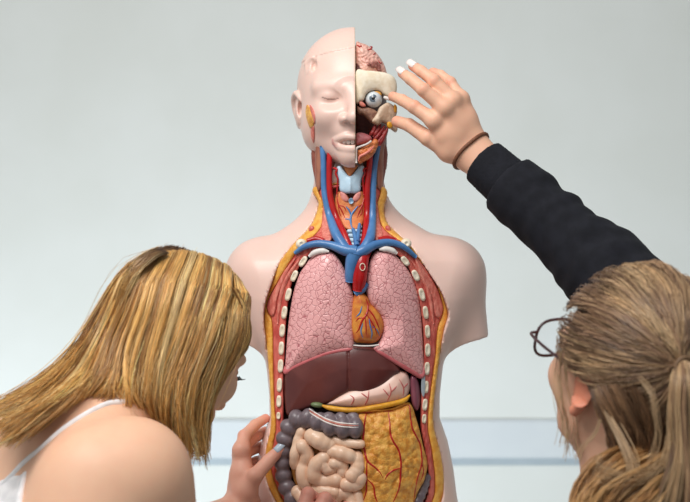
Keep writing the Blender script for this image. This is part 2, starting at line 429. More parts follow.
# ---- cut layers framing the window
nz = lambda X, Z, d: .0006 * np.sin(X * 900) * np.sin(Z * 700 + X * 300)
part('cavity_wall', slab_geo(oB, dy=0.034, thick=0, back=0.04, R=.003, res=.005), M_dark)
fat = part('fat_layer', slab_geo(oA, thick=0.003, back=0.062, R=0.0045, res=0.0024, hole=oB, disp=nz), M_fat, label='ochre yellow fat layer along the cut edge')
grooves = lambda X, Z, d: .0011 * np.cos(np.abs(d) * 1500) - .0008
part('chest_muscle', slab_geo(oB, thick=0.0015, back=0.050, R=0.003, res=0.0022, hole=oC, disp=grooves), M_musc, label='red layered muscle band inside the fat layer')
PL = [(296, 257), (285, 270), (276, 286), (268.5, 300), (267.5, 309), (271, 316), (275, 313), (277.5, 298), (283, 283), (291, 267)]
PR = [(415, 257), (424, 270), (435, 285), (442, 303), (443, 311), (438.5, 318), (434.5, 314), (432, 298), (424, 280), (417, 267)]
for P in (PL, PR): part('pectoral_muscle', slab_geo(P, dy=-.001, thick=0.0035, back=0.02, R=0.003, dome=.002, res=0.0012), M_pec)
# layered strips between the pectoral muscle and the ribs
for P in ([(300, 259), (290, 273), (283, 288), (279.5, 304), (277.5, 324)], [(410, 259), (420, 273), (427, 288), (431, 305), (433.5, 324)]):
    c = cat([chest_pt(x, y, -.0015) for x, y in P], 8); part('muscle_strip', tube(c, taper(len(c), .0034), 8), M_pec)

# ---- ribs, cut through, each a block of bone
RIB = [(303, 261.5, 12, 5.6, 56), (294.2, 276, 12, 5.6, 66), (288.2, 294.5, 13, 5.6, 76), (284.3, 312.5, 13, 5.6, 82), (282.2, 330.5, 13, 5.6, 85), (281.3, 348.3, 13.5, 5.4, 87), (280.5, 366, 13.5, 5.6, 87), (279.4, 385, 14, 5.2, 87), (278.9, 401.3, 12, 5, 88), (278.4, 415.8, 7.5, 4, 88),
       (405.2, 261, 11, 6, -52), (415.8, 275.5, 12, 6, -63), (422, 294.5, 13, 5.6, -75), (425.7, 312.5, 13, 5.4, -82), (427.6, 331.5, 13, 5.2, -86), (427.8, 350, 13, 5.4, -89), (427.1, 368.5, 13, 5.4, -92), (426.2, 387, 12.5, 4.8, -93), (425, 404.7, 12, 5, -95), (424.2, 418.8, 9.5, 4.4, -95)]
for px, py, L, wd, ang in RIB:
    a = math.radians(ang); ux, uz = math.cos(a), math.sin(a); P = []
    for t in np.linspace(0, 2 * math.pi, 16, endpoint=False):     # rounded block outline
        cx, sx = math.cos(t), math.sin(t); k = (abs(cx) ** 3.2 + abs(sx) ** 3.2) ** (-1 / 3.2)
        u, v = cx * k * L / 2, sx * k * wd / 2
        P.append((px + ux * u + uz * v, py - uz * u + ux * v))
    V, Fc = [], []
    rings = [(1.0, .012), (1.0, -.002), (.86, -.0044), (.55, -.0042), (.42, -.0034)]
    for sc, dy in rings:
        for x, y in P: V.append(chest_pt(px + (x - px) * sc, py + (y - py) * sc, dy))
    V.append(chest_pt(px, py, -.0034)); n = len(P)
    for i in range(len(rings) - 1):
        for k in range(n): Fc.append((i * n + k, i * n + (k + 1) % n, (i + 1) * n + (k + 1) % n, (i + 1) * n + k))
    for k in range(n): Fc.append(((len(rings) - 1) * n + k, (len(rings) - 1) * n + (k + 1) % n, len(V) - 1))
    part('rib', (np.array(V), Fc), M_bone)
# clavicle ends and first-rib slivers
for px, py in ((301.3, 244), (406, 243.6)):
    f = Field(chest_pt(px, py) - .016, chest_pt(px, py) + .016, .0012); c = chest_pt(px, py, -.004)
    f.ell(c, (.0088, .010, .0083), 0); f.ell(c + [0.001, -.0105, 0.0], (.0035, .004, .0035), .002, True)
    part('clavicle', f.net(), M_bone)
for P in ([(309, 256.5), (315, 252.5), (322, 250.8), (329, 251.5)], [(397, 253.5), (392, 250.5), (386, 249), (379, 249.5)]):
    c = cat([chest_pt(x, y, -.008) for x, y in P], 6); part('first_rib', tube(c, taper(len(c), .0045, .5, .3), 8, .7), M_white)

# ---- lungs
LL = [(326, 251.3), (317, 253.5), (309, 260), (300, 273), (293.5, 292), (289, 318), (286.5, 345), (285, 368), (285.3, 374.5), (295, 369), (307, 363.5), (328, 355.5), (345, 352), (353.5, 351.5), (354.2, 340), (354, 310), (353.3, 295), (349, 280), (342, 264), (334, 253.5)]
RL = [(378, 250.8), (387, 250.6), (394, 254), (402, 262), (410, 273), (417, 291), (421, 315), (423, 345), (424, 368), (422.3, 378.5), (413, 374), (401, 367), (387, 359), (373, 350.5), (377, 344.5), (382, 336), (383.5, 326), (381, 317), (375, 309.5), (369.5, 302), (366.2, 290), (366.4, 275), (370, 261), (373.5, 254)]
for P in (LL, RL):
    g = slab_geo(P, thick=0.003, back=0.035, R=0.006, dome=.020, L=.022, res=0.0017)
    lung = part('lung', g, M_lung, label='pink lung with fine engraved lobules')
    bv = bvh_of(*g)
    rim = [p for p in (P[7:14] if P is LL else P[8:14])]
    c = []
    for i, (x, y) in enumerate(cat(rim, 5)):
        cxm = 320 if P is LL else 398
        c.append(hit(bv, x + (cxm - x) * .02, y - 2.4, -.0015, chest_pt(x, y)[1]))
    c = np.array(c); part('lung_base_rim', tube(c, taper(len(c), .0042, .4, .4, .1), 8), M_lungrim, lung)
# ---- mediastinum: great vessels and heart
def vein(name, pts, r, m=M_blue, parent=None, sides=12, n=8, label=None):
    """pts: (px, py, depth offset before the chest front); r: pixel radii"""
    C3 = cat([chest_pt(x, y, -d) for x, y, d in pts], n)
    rr = np.interp(np.linspace(0, 1, len(C3)), np.linspace(0, 1, len(r)), r) * PXM
    return part(name, tube(C3, rr, sides), m, parent, label=label)
vein('vena_cava', [(354.5, 254, .010), (352.5, 262, .010), (351, 272, .008), (350.5, 281, .004)], [8, 7.2, 6.2, 5.6])
vein('aorta', [(367, 250, -.010), (362.5, 258, .006), (360.5, 268, .010), (359.5, 279, .009), (358.5, 290, .004)], [5.4, 6.8, 7.6, 7.4, 6], M_red)
vein('pulmonary_trunk', [(366, 283, .003), (361, 289, .005), (356, 294, .003)], [4, 5, 4])
ring = np.array([chest_pt(362.5 + 2.6 * math.cos(t), 267 + 3.6 * math.sin(t), -.0225) for t in np.linspace(0, 2 * math.pi, 17)])
part('latch_hook', tube(ring, .0007, 6), M_bone, label='small pale metal hook on the aorta')
HO = [(354, 296), (357, 291), (362, 292), (367.5, 297), (371, 304), (377.5, 309.5), (382, 317), (384, 325), (382.5, 334), (378, 341), (370, 343.5), (361, 343), (354, 341), (350, 325), (351, 308)]
gh = slab_geo(HO, thick=0.004, back=0.03, R=.006, dome=.013, L=.013, res=.0014)
heart = part('heart', gh, mat('heart_ochre', (222, 152, 66), .32, (196, 96, 50), 60, .2, 300), label='ochre heart with red and blue coronary vessels')
bh = bvh_of(*gh)
def drawn(name, bvh, P, r, m, parent, sides=7, n=6, ends=.5):
    c = np.array([hit(bvh, x, y, -.0002, chest_pt(x, y)[1]) for x, y in cat(np.array(P, float), n)])
    c[1:-1] = (c[:-2] + 2 * c[1:-1] + c[2:]) / 4
    return part(name, tube(c, taper(len(c), r * PXM, ends, .3, .3), sides), m, parent)
for P, r in (([(366, 299), (368, 306), (366.5, 314), (362, 321), (359, 329), (356, 333)], 1.0), ([(367, 308), (373, 315), (377, 323), (380, 331)], .9), ([(366.5, 314), (371, 321), (375, 328), (377, 335)], .8), ([(364, 318), (359, 318), (355.5, 322)], .7), ([(365, 316), (366, 326), (366, 336)], .7)):
    drawn('coronary_artery', bh, P, r, M_red, heart)
for P, r in (([(369, 317), (370, 325), (372, 333), (371, 339)], .8), ([(362, 306), (360, 313), (356, 317)], .8), ([(363, 323), (361, 331), (363, 338)], .75), ([(372, 326), (377, 330), (379.5, 336)], .6)):
    drawn('coronary_vein', bh, P, r, M_blue, heart)
part('diaphragm_rim', tube(cat([chest_pt(x, y, -.010) for x, y in [(353, 345.3), (362, 346), (372, 345.8), (379, 344.8)]], 4), .0012, 6), M_white)
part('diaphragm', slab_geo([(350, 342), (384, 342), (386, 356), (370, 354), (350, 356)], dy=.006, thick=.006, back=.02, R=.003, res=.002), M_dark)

# ---- liver, gallbladder, stomach, spleen
LV = [(285, 371), (295, 362), (320, 350), (352, 345), (378, 349), (392, 359), (400.5, 370.5), (393, 378), (380, 387.5), (370, 392), (361, 393.5), (351, 391.5), (341, 396), (333, 401.5), (324, 405), (314.5, 406), (303, 410), (296, 412.5), (286, 413)]
bl = lambda X, Z, d: -.0022 * np.exp(-((X - (348.3 - CX) * PXM) / .0012) ** 2)
gl = slab_geo(LV, thick=.003, back=.03, R=.005, dome=.012, L=.02, res=.0017, disp=bl)
part('liver', gl, M_liver, label='dark reddish-brown liver with a fine dividing groove')
f = Field(chest_pt(317, 404.5, -.005) - .02, chest_pt(317, 404.5, -.005) + .02, .0012); f.ell(chest_pt(317.2, 405, -.006), (.0105, .007, .0045), 0, R=Matrix.Rotation(0.12, 3, 'Y')); part('gallbladder', f.net(), M_gall, label='small grey-green gallbladder')
ST = [(324, 404), (335, 396), (352, 388), (378, 382), (392, 372), (401, 371), (407.5, 374), (410.3, 384), (408.5, 394), (403, 400), (390, 403.5), (372, 406), (356, 408), (338, 407.5)]
gs = slab_geo(ST, dy=.004, thick=.003, back=.03, R=.005, dome=.014, L=.014, res=.0016)
stom = part('stomach', gs, M_stom, label='pale pink stomach with red branching vessels'); bs = bvh_of(*gs)
for P in ([(364, 407), (368, 398), (369, 390)], [(368, 398), (361, 393)], [(387, 401), (391, 392), (389, 383)], [(391, 392), (397, 386)], [(389, 396), (383, 389)], [(403, 396), (403.5, 388), (399, 379)], [(403.5, 388), (408, 383)], [(351, 405), (354, 399), (350, 395)]):
    drawn('stomach_vessel', bs, P, .75, M_vein2, stom, 6)
P = [(322, 405.5), (330, 408), (345, 410), (360, 409.8), (378, 406.8), (393, 403.8), (404, 400.5), (410, 395)]
c = cat([chest_pt(x, y, -.011) for x, y in P], 6); part('omental_border', tube(c, taper(len(c), .0042, .4, .3, .15), 8), M_yel, stom)
part('spleen', slab_geo([(411, 376), (417, 378), (420, 390), (420, 404), (417, 411), (412.5, 405), (410.5, 390)], thick=.001, back=.02, R=.004, dome=.006, L=.006, res=.0015), M_spl, label='narrow purple spleen beside the stomach')
blade = [(423.2, 374), (425.2, 376), (425, 392), (423.4, 397), (421.4, 392), (421.6, 378)]
part('catch_plate', slab_geo(blade, dy=-.003, thick=.002, back=.006, R=.001, res=.0009, sm=3), mat('grey_metal_plate', (176, 186, 194), .25, (160, 170, 180), 60), label='small grey metal plate at the ribs')

# ---- intestines
f = Field(chest_pt(275, 520, .03) - [0, .0, 0], chest_pt(362, 405, -.035) + [.01, .09, 0.01], .0016)
f.lo = np.array([chest_pt(272, 410)[0], -.06, zpx(535)]); f.__init__(f.lo, (chest_pt(366, 410)[0], .07, zpx(404)), .0016)
def haustra(P, R, n):
    c = cat([chest_pt(x, y, -d) for x, y, d in P], 24); L = np.r_[0, np.cumsum(np.linalg.norm(np.diff(c, axis=0), axis=1))]; L /= L[-1]
    rr = np.interp(L, np.linspace(0, 1, len(R)), R) * PXM
    for k in range(n):
        t = (k + .5) / n; p = np.array([np.interp(t, L, c[:, i]) for i in range(3)]); q = np.array([np.interp(t + .012, L, c[:, i]) for i in range(3)])
        r = np.interp(t, L, rr); step = .5 / n; e = np.array([np.interp(min(1, t + step), L, c[:, i]) for i in range(3)]); hl = np.linalg.norm(e - p) * 1.02
        d = (q - p); d /= np.linalg.norm(d) + 1e-9; s2 = np.cross(d, [0, 1, 0]); s2 /= np.linalg.norm(s2) + 1e-9; s3 = np.cross(d, s2)
        f.ell(p, (hl * 1.25, r, r * .95), .0045, R=Matrix((d, s2, s3)).transposed())
haustra([(296, 504, .004), (285.5, 484, .002), (282.5, 462, .002), (285, 440, .004), (291, 425, .006), (301, 417.5, .008), (313, 420, .010), (326, 425, .012), (342, 427.5, .013), (362, 427.5, .013)], [9.5, 9, 8.5, 9, 10, 10, 10.5, 10.5, 11, 11], 13)
for x in (330, 342, 354): f.ell(chest_pt(x - 1, 416.5, -.009), (.0098, .009, .0075), .002)   # upper row of pouches
gc = f.net(); colon = part('large_intestine', gc, M_colon, label='grey-violet pouched large intestine'); bc = bvh_of(*gc)
TA = np.array([(309, 410.5), (316, 415), (326, 420.5), (338, 424.3), (350, 425.6), (358.5, 425.6)])
for off, m, r in ((-1.7, M_white, .9), (0, mat('band_salmon', (196, 120, 104), .4, (186, 108, 94), 50), 1.0), (1.7, M_white, .9)):
    drawn('colon_band', bc, [(x, y + off) for x, y in TA], r, m, colon, 6, 6, .8)
part('mesentery', slab_geo([(292, 432), (300, 425), (320, 434), (362, 436), (364, 530), (310, 530), (300, 496), (291, 470)], dy=.004, thick=.002, back=.02, R=.004, res=.002), M_mes)
COIL = [([(302, 431), (298.5, 440), (294.8, 455), (295, 465)], 5.2), ([(302.5, 446), (307.5, 454), (304, 465), (302.5, 477), (307.5, 486)], 6.6), ([(312, 436), (320, 441), (329, 445)], 8.4), ([(335, 440), (346, 443), (361, 444)], 4.6), ([(332, 451), (344, 454), (356, 459)], 7), ([(357, 457), (357.5, 468), (352, 476)], 6.8),
        ([(324, 458), (316, 466), (314.5, 476), (323.5, 480.5), (336, 480)], 7.6), ([(323, 462), (327, 469), (333, 468)], 5.6), ([(334, 463.5), (342, 464.5), (342, 473)], 6.0), ([(346, 484.5), (356, 484), (360, 478)], 6.8), ([(312, 489), (324, 491), (335, 492)], 6.2), ([(337, 497), (342, 492), (350, 497), (352, 506)], 6.5),
        ([(357, 494), (359, 506)], 5.5), ([(298, 492), (306, 500), (320, 506), (334, 508)], 7), ([(318, 518), (336, 520), (352, 516)], 7.5)]
allc = []
for P, r in COIL:
    ff = None
    pts = cat([chest_pt(x, y, -.0105 - .004 * math.sin(.13 * x + .21 * y)) for x, y in P], 8)
    lo, hi = pts.min(0) - r * PXM * 1.5, pts.max(0) + r * PXM * 1.5; ff = Field(lo, hi, .0017)
    s_ = np.linspace(0, 1, len(pts)); rr = r * PXM * (1 + .05 * np.sin(s_ * 22 + P[0][0]))
    for i in range(len(pts) - 1): ff.cap(pts[i], pts[i + 1], rr[i], rr[i + 1], .0008)
    allc.append(ff.net())
part('small_intestine', merge(allc), M_small, label='pale peach coils of small intestine')
# ---- omentum with arteries
OM = [(356.5, 415), (364, 411.5), (375, 411), (390, 410), (400, 406.5), (408, 403.5), (412.5, 407), (416, 418), (419.5, 430), (423.5, 447), (427, 460), (427, 470), (424, 481), (419, 490), (414.5, 502), (405, 525), (362, 528), (357, 502), (360, 488), (359, 472), (360.5, 452), (359, 430)]
rn = np.random.default_rng(3); LUM = [(rn.uniform(357, 427), rn.uniform(408, 525), rn.uniform(2.2, 6.5), rn.uniform(.6, 1.0)) for _ in range(230)]
def lumps(X, Z, d):
    h = np.zeros_like(X)
    for x, y, r, a_ in LUM:
        q = ((X - (x - CX) * PXM) ** 2 + (Z - zpx(y)) ** 2) / (r * PXM) ** 2
        h = np.maximum(h, a_ * r * PXM * .42 * np.sqrt(np.clip(1 - q, 0, 1)))
    return h
go = slab_geo(OM, dy=-.004, thick=.002, back=.03, R=.005, dome=.012, L=.016, res=.0013, disp=lumps)
om = part('greater_omentum', go, M_om, label='lumpy ochre-yellow fatty apron with red arteries'); bo = bvh_of(*go)
for P, r in (([(366.5, 412.5), (365, 420), (364, 430), (363.2, 441), (365, 452), (367.5, 461), (375, 467.5), (380, 472.5), (383, 478)], 1.05), ([(367, 458), (366.8, 470), (366.6, 484), (366, 493), (362, 504)], .9), ([(367, 479), (373.5, 486), (375, 496), (379, 506)], .85), ([(359, 413.5), (366, 412.8), (374, 413.2)], .8),
             ([(388, 411), (389.8, 423), (390.2, 433), (393, 441), (398.5, 450), (400.7, 460), (400.8, 470), (399.5, 486), (396, 496), (391, 506)], 1.05), ([(400.6, 468), (393, 470.5), (387.5, 475), (385, 480)], .85), ([(383, 411.5), (389, 411.2), (394, 411)], .75),
             ([(403, 406.5), (409, 405.5), (410, 414), (412, 427), (416, 436), (420, 444), (421.5, 455), (421.7, 464), (418, 476), (415.5, 488), (413.5, 503)], 1.0), ([(421.6, 462), (423.5, 472), (420, 482)], .7)):
    drawn('omental_artery', bo, P, r, M_red, om)
f = Field((chest_pt(405, 480)[0], -.05, zpx(530)), (chest_pt(434, 480)[0], .08, zpx(470)), .0016)
haustra([(427, 474, -.006), (424, 486, -.004), (419, 498, 0), (410, 516, 0)], [5, 5.5, 6, 6], 7); part('descending_colon', f.net(), M_colon)

# ---- neck: muscles, vessels, larynx, thyroid
part('neck_core', slab_geo([(316, 140), (383, 140), (383, 188), (380, 215), (376, 246), (355, 258), (330, 246), (321, 215), (316, 188)], dy=.012, thick=0, back=.03, R=.004, res=.0022), mat('neck_core', (150, 84, 70), .5, (130, 68, 58), 90))
for P in ([(315.5, 146), (321.5, 146), (321, 187), (315.8, 186)], [(377, 132), (388.5, 127), (384, 150), (382.8, 186), (377, 187), (376, 160)]): part('neck_muscle', slab_geo(P, thick=.003, back=.03, R=.003, dome=.003, L=.004, res=.0014, sm=4), M_brown)
for P in ([(323, 206), (326.5, 212), (330, 226), (331.5, 240), (323, 240), (321.5, 225)], [(377, 203), (374.5, 214), (374.5, 228), (375, 240), (383, 238), (380, 222)]): part('neck_muscle', slab_geo(P, thick=.003, back=.02, R=.003, dome=.002, L=.004, res=.0014), M_pec)
for px, py in ((311.5, 229.5), (388, 229)):
    f = Field(chest_pt(px, py) - .012, chest_pt(px, py) + .012, .001); f.ell(chest_pt(px, py, -.003), (.0043, .004, .0062), 0, R=Matrix.Rotation(.4 if px < 355 else -.4, 3, 'Y')); part('cut_muscle_end', f.net(), M_musc)
vein('jugular_vein', [(322.5, 146, .004), (323.5, 162, .005), (324, 186, .006), (326, 201, .007), (330, 217, .008), (336, 234, .010), (346, 250, .010)], [3, 3, 3.2, 3.4, 4, 5, 5.5], label='long blue neck vein')
vein('jugular_vein', [(378, 146, .001), (374.5, 166, .004), (373, 186, .006), (372.5, 205, .007), (372, 222, .008), (370, 238, .010), (363, 251, .010)], [3, 3.2, 3.4, 3.6, 4.2, 5, 5.5], label='long blue neck vein')
vein('carotid_artery', [(330, 150, .004), (329.3, 166, .006), (329.6, 190, .007), (332, 205, .007), (337, 219, .007), (344, 234, .007), (349.5, 248, .004)], [2.9, 3, 3.1, 3.2, 3.3, 3.6, 4], M_red, label='long red neck artery')
vein('carotid_artery', [(370.5, 148, .003), (369.3, 166, .006), (367.2, 188, .007), (367, 214, .007), (365.5, 232, .006), (363, 247, .003)], [3, 3.1, 3.2, 3.3, 3.4, 3.8], M_red, label='long red neck artery')
vein('subclavian_vein', [(356, 252, .010), (345, 250, .010), (332, 245.5, .009), (318, 243.5, .010), (305, 246.5, .008), (295, 253, .004)], [6.5, 5.8, 4.2, 3.6, 3, 2])
vein('subclavian_vein', [(354, 255, .010), (364, 250, .010), (376, 244.5, .009), (390, 242.5, .010), (403, 246.5, .008), (416, 257, .004)], [6.5, 5.8, 4.2, 3.6, 3, 2])
vein('subclavian_artery', [(324, 241, .001), (316, 239, .004), (307, 241, .004)], [2.6, 3, 2.4], M_red)
vein('subclavian_artery', [(378, 240, .001), (387, 238.5, .004), (396, 240, .004)], [2.6, 3, 2.4], M_red)
LX = [(337, 167), (340.5, 166), (344, 170.5), (350, 176.5), (356, 170.5), (359.5, 166), (364, 166), (364, 172), (361, 182), (360.5, 191), (355, 193.5), (350.5, 193), (346, 193.5), (340, 191), (339, 182), (337, 173)]
part('larynx', slab_geo(LX, dy=-.004, thick=.003, back=.02, R=.003, dome=.004, L=.006, res=.0012, sm=3, disp=lambda X, Z, d: .004 * np.exp(-np.abs(X - (350.4 - CX) * PXM) / .004)), M_cart, label='light blue larynx cartilage')
part('hyoid_fat', slab_geo([(343, 165), (350, 167), (358, 165), (352, 175), (350, 177), (347, 174)], dy=-.003, thick=.002, back=.015, R=.002, dome=.002, res=.0012), M_thy)
TH = [(338, 192), (346, 193), (351, 201), (356, 193), (363, 192), (366, 205), (365, 216), (362, 226), (356, 230), (346, 229), (340, 222), (335, 210), (335, 199)]
gt = slab_geo(TH, dy=.001, thick=.003, back=.02, R=.003, dome=.006, L=.006, res=.0013); thy = part('thyroid', gt, M_thy, label='orange thyroid gland with red vessels'); bt = bvh_of(*gt)
for P in ([(340, 192), (345, 193.5), (348.5, 199), (346.5, 202), (341.5, 199)], [(361, 192), (356, 193.5), (352.5, 199), (354.5, 202), (359.5, 199)]): part('cricoid_muscle', slab_geo(P, dy=-.006, thick=.002, back=.01, R=.002, dome=.002, res=.001), mat('muscle_light_pink', (226, 150, 140), .4, (214, 134, 126), 200))
f = Field(chest_pt(351, 201) - .012, chest_pt(351, 201) + .012, .001); f.ell(chest_pt(351, 201, -.010), (.0042, .004, .005), 0); part('cricoid_cartilage', f.net(), M_cart)
for P, r in (([(337, 193), (338, 203), (342, 211), (345, 218)], .8), ([(338.5, 205), (344, 207), (346.5, 212)], .6), ([(364.5, 193), (363, 203), (359.5, 211), (357, 218)], .8), ([(362.8, 204), (358, 207), (355, 212)], .6), ([(337.5, 200), (339.5, 212), (341.5, 217)], .6), ([(363.5, 200), (362, 212), (359, 217)], .6)): drawn('thyroid_artery', bt, P, r, M_red, thy, 6)
for P, r in (([(358, 206), (354, 211), (351, 216), (351, 224), (353.5, 232)], 1.2), ([(346, 206.5), (349.5, 211), (351, 216)], 1.0), ([(345, 219), (349, 219.5), (351, 222)], .9)): drawn('thyroid_vein', bt, P, r, M_blue, thy, 6)
f = Field(chest_pt(342, 255) + [0, -.03, 0], chest_pt(364, 224) + [0, .03, 0], .0012)
for k in range(6): f.cap(chest_pt(348.5 + k * .35, 227 + 4.4 * k, .001), chest_pt(360 + k * .2, 227 + 4.4 * k, .001), .0036, k=.0015)
part('trachea', f.net(), M_cart)
vein('thyroid_vein', [(353, 229, .008), (355, 236, .009), (357, 246, .009)], [1.8, 2.2, 3])
vein('thyroid_vein', [(359.5, 224, .004), (358.5, 232, .008), (357, 242, .009)], [1.5, 2, 2.6])
for s in (-1, 1):
    vein('throat_artery', [(350.3 + s * 17, 168, .006), (350.3 + s * 13.5, 169.5, .008), (350.3 + s * 14.5, 173.5, .008), (350.3 + s * 12.5, 179, .008), (350.3 + s * 13, 186, .007), (350.3 + s * 13.5, 195, .007)], [1.2, 1.3, 1.1, .9, .8, .7], M_red, sides=6)

# ---- the model's head: half a face, the other half opened
HY = 0.05
def H(px, py, y): return W(px, py, y)
CUT = W(355.3, 100, 0.02)[0]
f = Field((W(290, 0, .1)[0], -.04, zpx(172)), (CUT + .004, .25, zpx(18)), .0016)
f.ell(H(355.5, 88, .13), (.0965, .108, .0990), 0)                                  # cranium
f.ell(H(355, 116, .085), (.076, .078, .080), .03)                                   # face
f.cap(H(325, 138, .095), H(349, 153, .035), .021, .0195, .025); f.cap(H(355, 154, .026), H(352, 155, .026), .018, .018, .014)      # jaw and chin
f.ell(H(318, 128, .10), (.020, .04, .030), .03)
f.ell(H(331, 116, .042), (.026, .030, .022), .02)                                   # cheek
f.cap(H(320, 87, .040), H(345, 86.5, .026), .009, .010, .018)                       # brow
f.ell(H(331, 99, .008), (.019, .017, .0105), .014, True)                            # socket
f.ell(H(330.5, 97, .036), (.0165, .017, .0120), .006)                               # closed lid
lid = cat([H(322.5, 97.2, .030), H(327, 98.9, .0215), H(333, 99.3, .0205), H(338.5, 98.3, .026)], 6)
f.path(lid, [.0011] * len(lid), .0) if False else None
f.cap(H(355, 88, .022), H(355, 114, -.004), .0085, .0105, .012)                     # nose bridge
f.ell(H(354.5, 117.5, -.006), (.0125, .012, .0105), .007); f.ell(H(344.5, 119, .006), (.0092, .011, .0082), .004)
f.ell(H(347, 122.8, -.003), (.0062, .008, .0030), .0015, True)                       # nostril
f.ell(H(348, 131, .022), (.018, .013, .014), .015)                                # philtrum mound
up = cat([H(334.5, 140.8, .026), H(340, 138.2, .0165), H(347, 136.4, .0095), H(355.5, 137.6, .007)], 5); f.path(up, np.interp(np.linspace(0, 1, len(up)), [0, .4, 1], [.0016, .0028, .0034]), .006)
lo_ = cat([H(335.0, 142.6, .026), H(341, 147, .019), H(348, 148.8, .013), H(355.5, 148.8, .011)], 5); f.path(lo_, np.interp(np.linspace(0, 1, len(lo_)), [0, .4, 1], [.0016, .0032, .0040]), .006)
op = cat([H(336.5, 141.7, .016), H(343, 142.3, .002), H(350, 142.4, -.003), H(357, 142.2, -.004)], 5)
f.ell(H(350, 142.2, .004), (.0220, .018, .0042), .0010, True)
# skull cap sits proud of the seam
r_, X, Y, Z = f.sl(H(290, 60, 0) - [0, .1, .05], H(360, 20, .3), 0)
cz = zpx(43.5) - (CUT - X) * .17; c0 = H(355.5, 88, .13); rd = (.0982, .1095, .1005)
k0 = np.sqrt(((X - c0[0]) / rd[0]) ** 2 + ((Y - c0[1]) / rd[1]) ** 2 + ((Z - c0[2]) / rd[2]) ** 2)
f.add(np.maximum((k0 - 1) * .1, cz - Z), .0005, r_)
# temple relief
f.path([H(309, 74, .075), H(307.5, 64, .085), H(313, 58, .068)], [.004, .005, .003], .004)
f.path([H(320, 54, .062), H(316, 66, .058), H(310, 73, .068)], [.0025, .004, .003], .003)
f.ell(H(313.5, 65, .058), (.0055, .012, .010), .004, True)
# ear
f.ell(H(299.5, 111, .122), (.0075, .024, .030), .006)
earp = cat([H(304, 107, .09), H(300, 98, .092), H(296.3, 93.5, .105), H(294.0, 99, .125), H(295.5, 110, .135), H(299, 120, .128), H(303, 127, .112), H(306, 131, .100)], 5)
f.path(earp, np.interp(np.linspace(0, 1, len(earp)), [0, .3, .8, 1], [.003, .0042, .0045, .005]), .003)
f.ell(H(300.5, 108, .097), (.0052, .012, .013), .004, True)
r_, X, Y, Z = f.sl(f.lo, f.lo + f.h * f.n, 0)
f.F = np.maximum(f.F, X - CUT).astype(np.float32)
V, Q = f.net()
pxs = CX + (V[:, 0]) * F_PX / (V[:, 1] - CAM_Y); pys = CY - (V[:, 2] - CAM_Z) * F_PX / (V[:, 1] - CAM_Y)
def pdist(c, P):
    d = np.full(len(V), 1e9)
    for i in range(len(c) - 1):
        a, b = c[i], c[i + 1]; ba = b - a; t = np.clip(((V - a) @ ba) / (ba @ ba), 0, 1); d = np.minimum(d, np.linalg.norm(V - a - t[:, None] * ba, axis=1))
    return d
skin = np.array(lin((231, 197, 185))[:3]); lip = np.array(lin((214, 150, 142))[:3]); blush = np.array(lin((230, 184, 172))[:3]); dk = np.array(lin((96, 52, 48))[:3]); edge = np.array(lin((238, 218, 190))[:3])
T = np.tile(skin, (len(V), 1))
def mixin(T, c, wgt): return T * (1 - wgt[:, None]) + c * wgt[:, None]
T = mixin(T, lip, np.maximum(sstep(.0055, .0042, pdist(up, V)), sstep(.0062, .0048, pdist(lo_, V))))
T = mixin(T, dk, (np.abs(pys - 142.3) < 2.4) * (pxs > 337) * (V[:, 1] > np.interp(pxs, [336, 342, 350, 356], [.029, .020, .0125, .0105])) * (V[:, 1] < .05) * (V[:, 0] < CUT - .0006) * 1.0)
ln = np.abs(pys - np.interp(pxs, [322, 327, 333, 338.5], [97.2, 98.9, 99.3, 98.3])); T = mixin(T, dk, .75 * sstep(.75, .3, ln) * (pxs > 322) * (pxs < 338.7) * (V[:, 1] < .06))
T = mixin(T, edge, (V[:, 0] > CUT - .0004) * 1.0)
face = mesh('half_face', V, Q, mat_attr('model_face_plastic', .36, .06, .5), torso, True, T, label='pale pink half face with closed eye, parted lips and bald skull cap')
# inlaid gland and muscle before the ear
bf = bvh_of(V, Q)
def inlay(name, P, m, lift, parent=face, r=.0016):
    C2 = cat(np.array(P, float), 4, True); cen = C2.mean(0); Vv, Fc = [], []; n = len(C2)
    for sc, lf in ((1.0, -.004), (1.0, lift * .6), (.8, lift), (.45, lift * 1.25)):
        for p in C2: q = cen + (p - cen) * sc; Vv.append(hit(bf, q[0], q[1], lf, .08))
    Vv.append(hit(bf, cen[0], cen[1], lift * 1.3, .08))
    for i in range(3):
        for k in range(n): Fc.append((i * n + k, i * n + (k + 1) % n, (i + 1) * n + (k + 1) % n, (i + 1) * n + k))
    for k in range(n): Fc.append((3 * n + k, 3 * n + (k + 1) % n, 4 * n))
    return part(name, (np.array(Vv), Fc), m, parent)
inlay('parotid_gland', [(306.5, 105.5), (309, 106), (311, 113), (314, 121), (313, 127), (310, 128), (307.5, 122), (305.5, 113)], M_om, .0025)
inlay('cheek_muscle', [(309.5, 105), (313, 108.5), (315, 116), (314.8, 124), (312, 117)], M_pec, .002)
inlay('cheek_muscle', [(311, 128), (314, 126), (314.5, 136), (313.5, 143), (311, 137)], M_pec, .002)
# teeth: a row of small blocks behind the upper lip
xs_ = [338.5, 342.2, 346.2, 350.6, 354.4]
for i in range(4):
    xa, xb = xs_[i], xs_[i + 1]; yv = np.interp((xa + xb) / 2, [338, 346, 355], [.026, .0175, .0135])
    p0, p1 = H(xa + .05, 144.2, yv), H(xb - .05, 139.0, yv); cc = (p0 + p1) / 2; hw = np.abs(p1 - p0) / 2
    f2 = Field(cc - [.006, .007, .007], cc + [.006, .007, .007], .0007); f2.ell(cc, (hw[0] * 1.25, .004, hw[2] * 1.15), 0)
    f2.F = np.maximum(f2.F, np.abs(f2.ax[0] - cc[0])[:, None, None] - hw[0]).astype(np.float32); part('tooth', f2.net(), M_white, face)

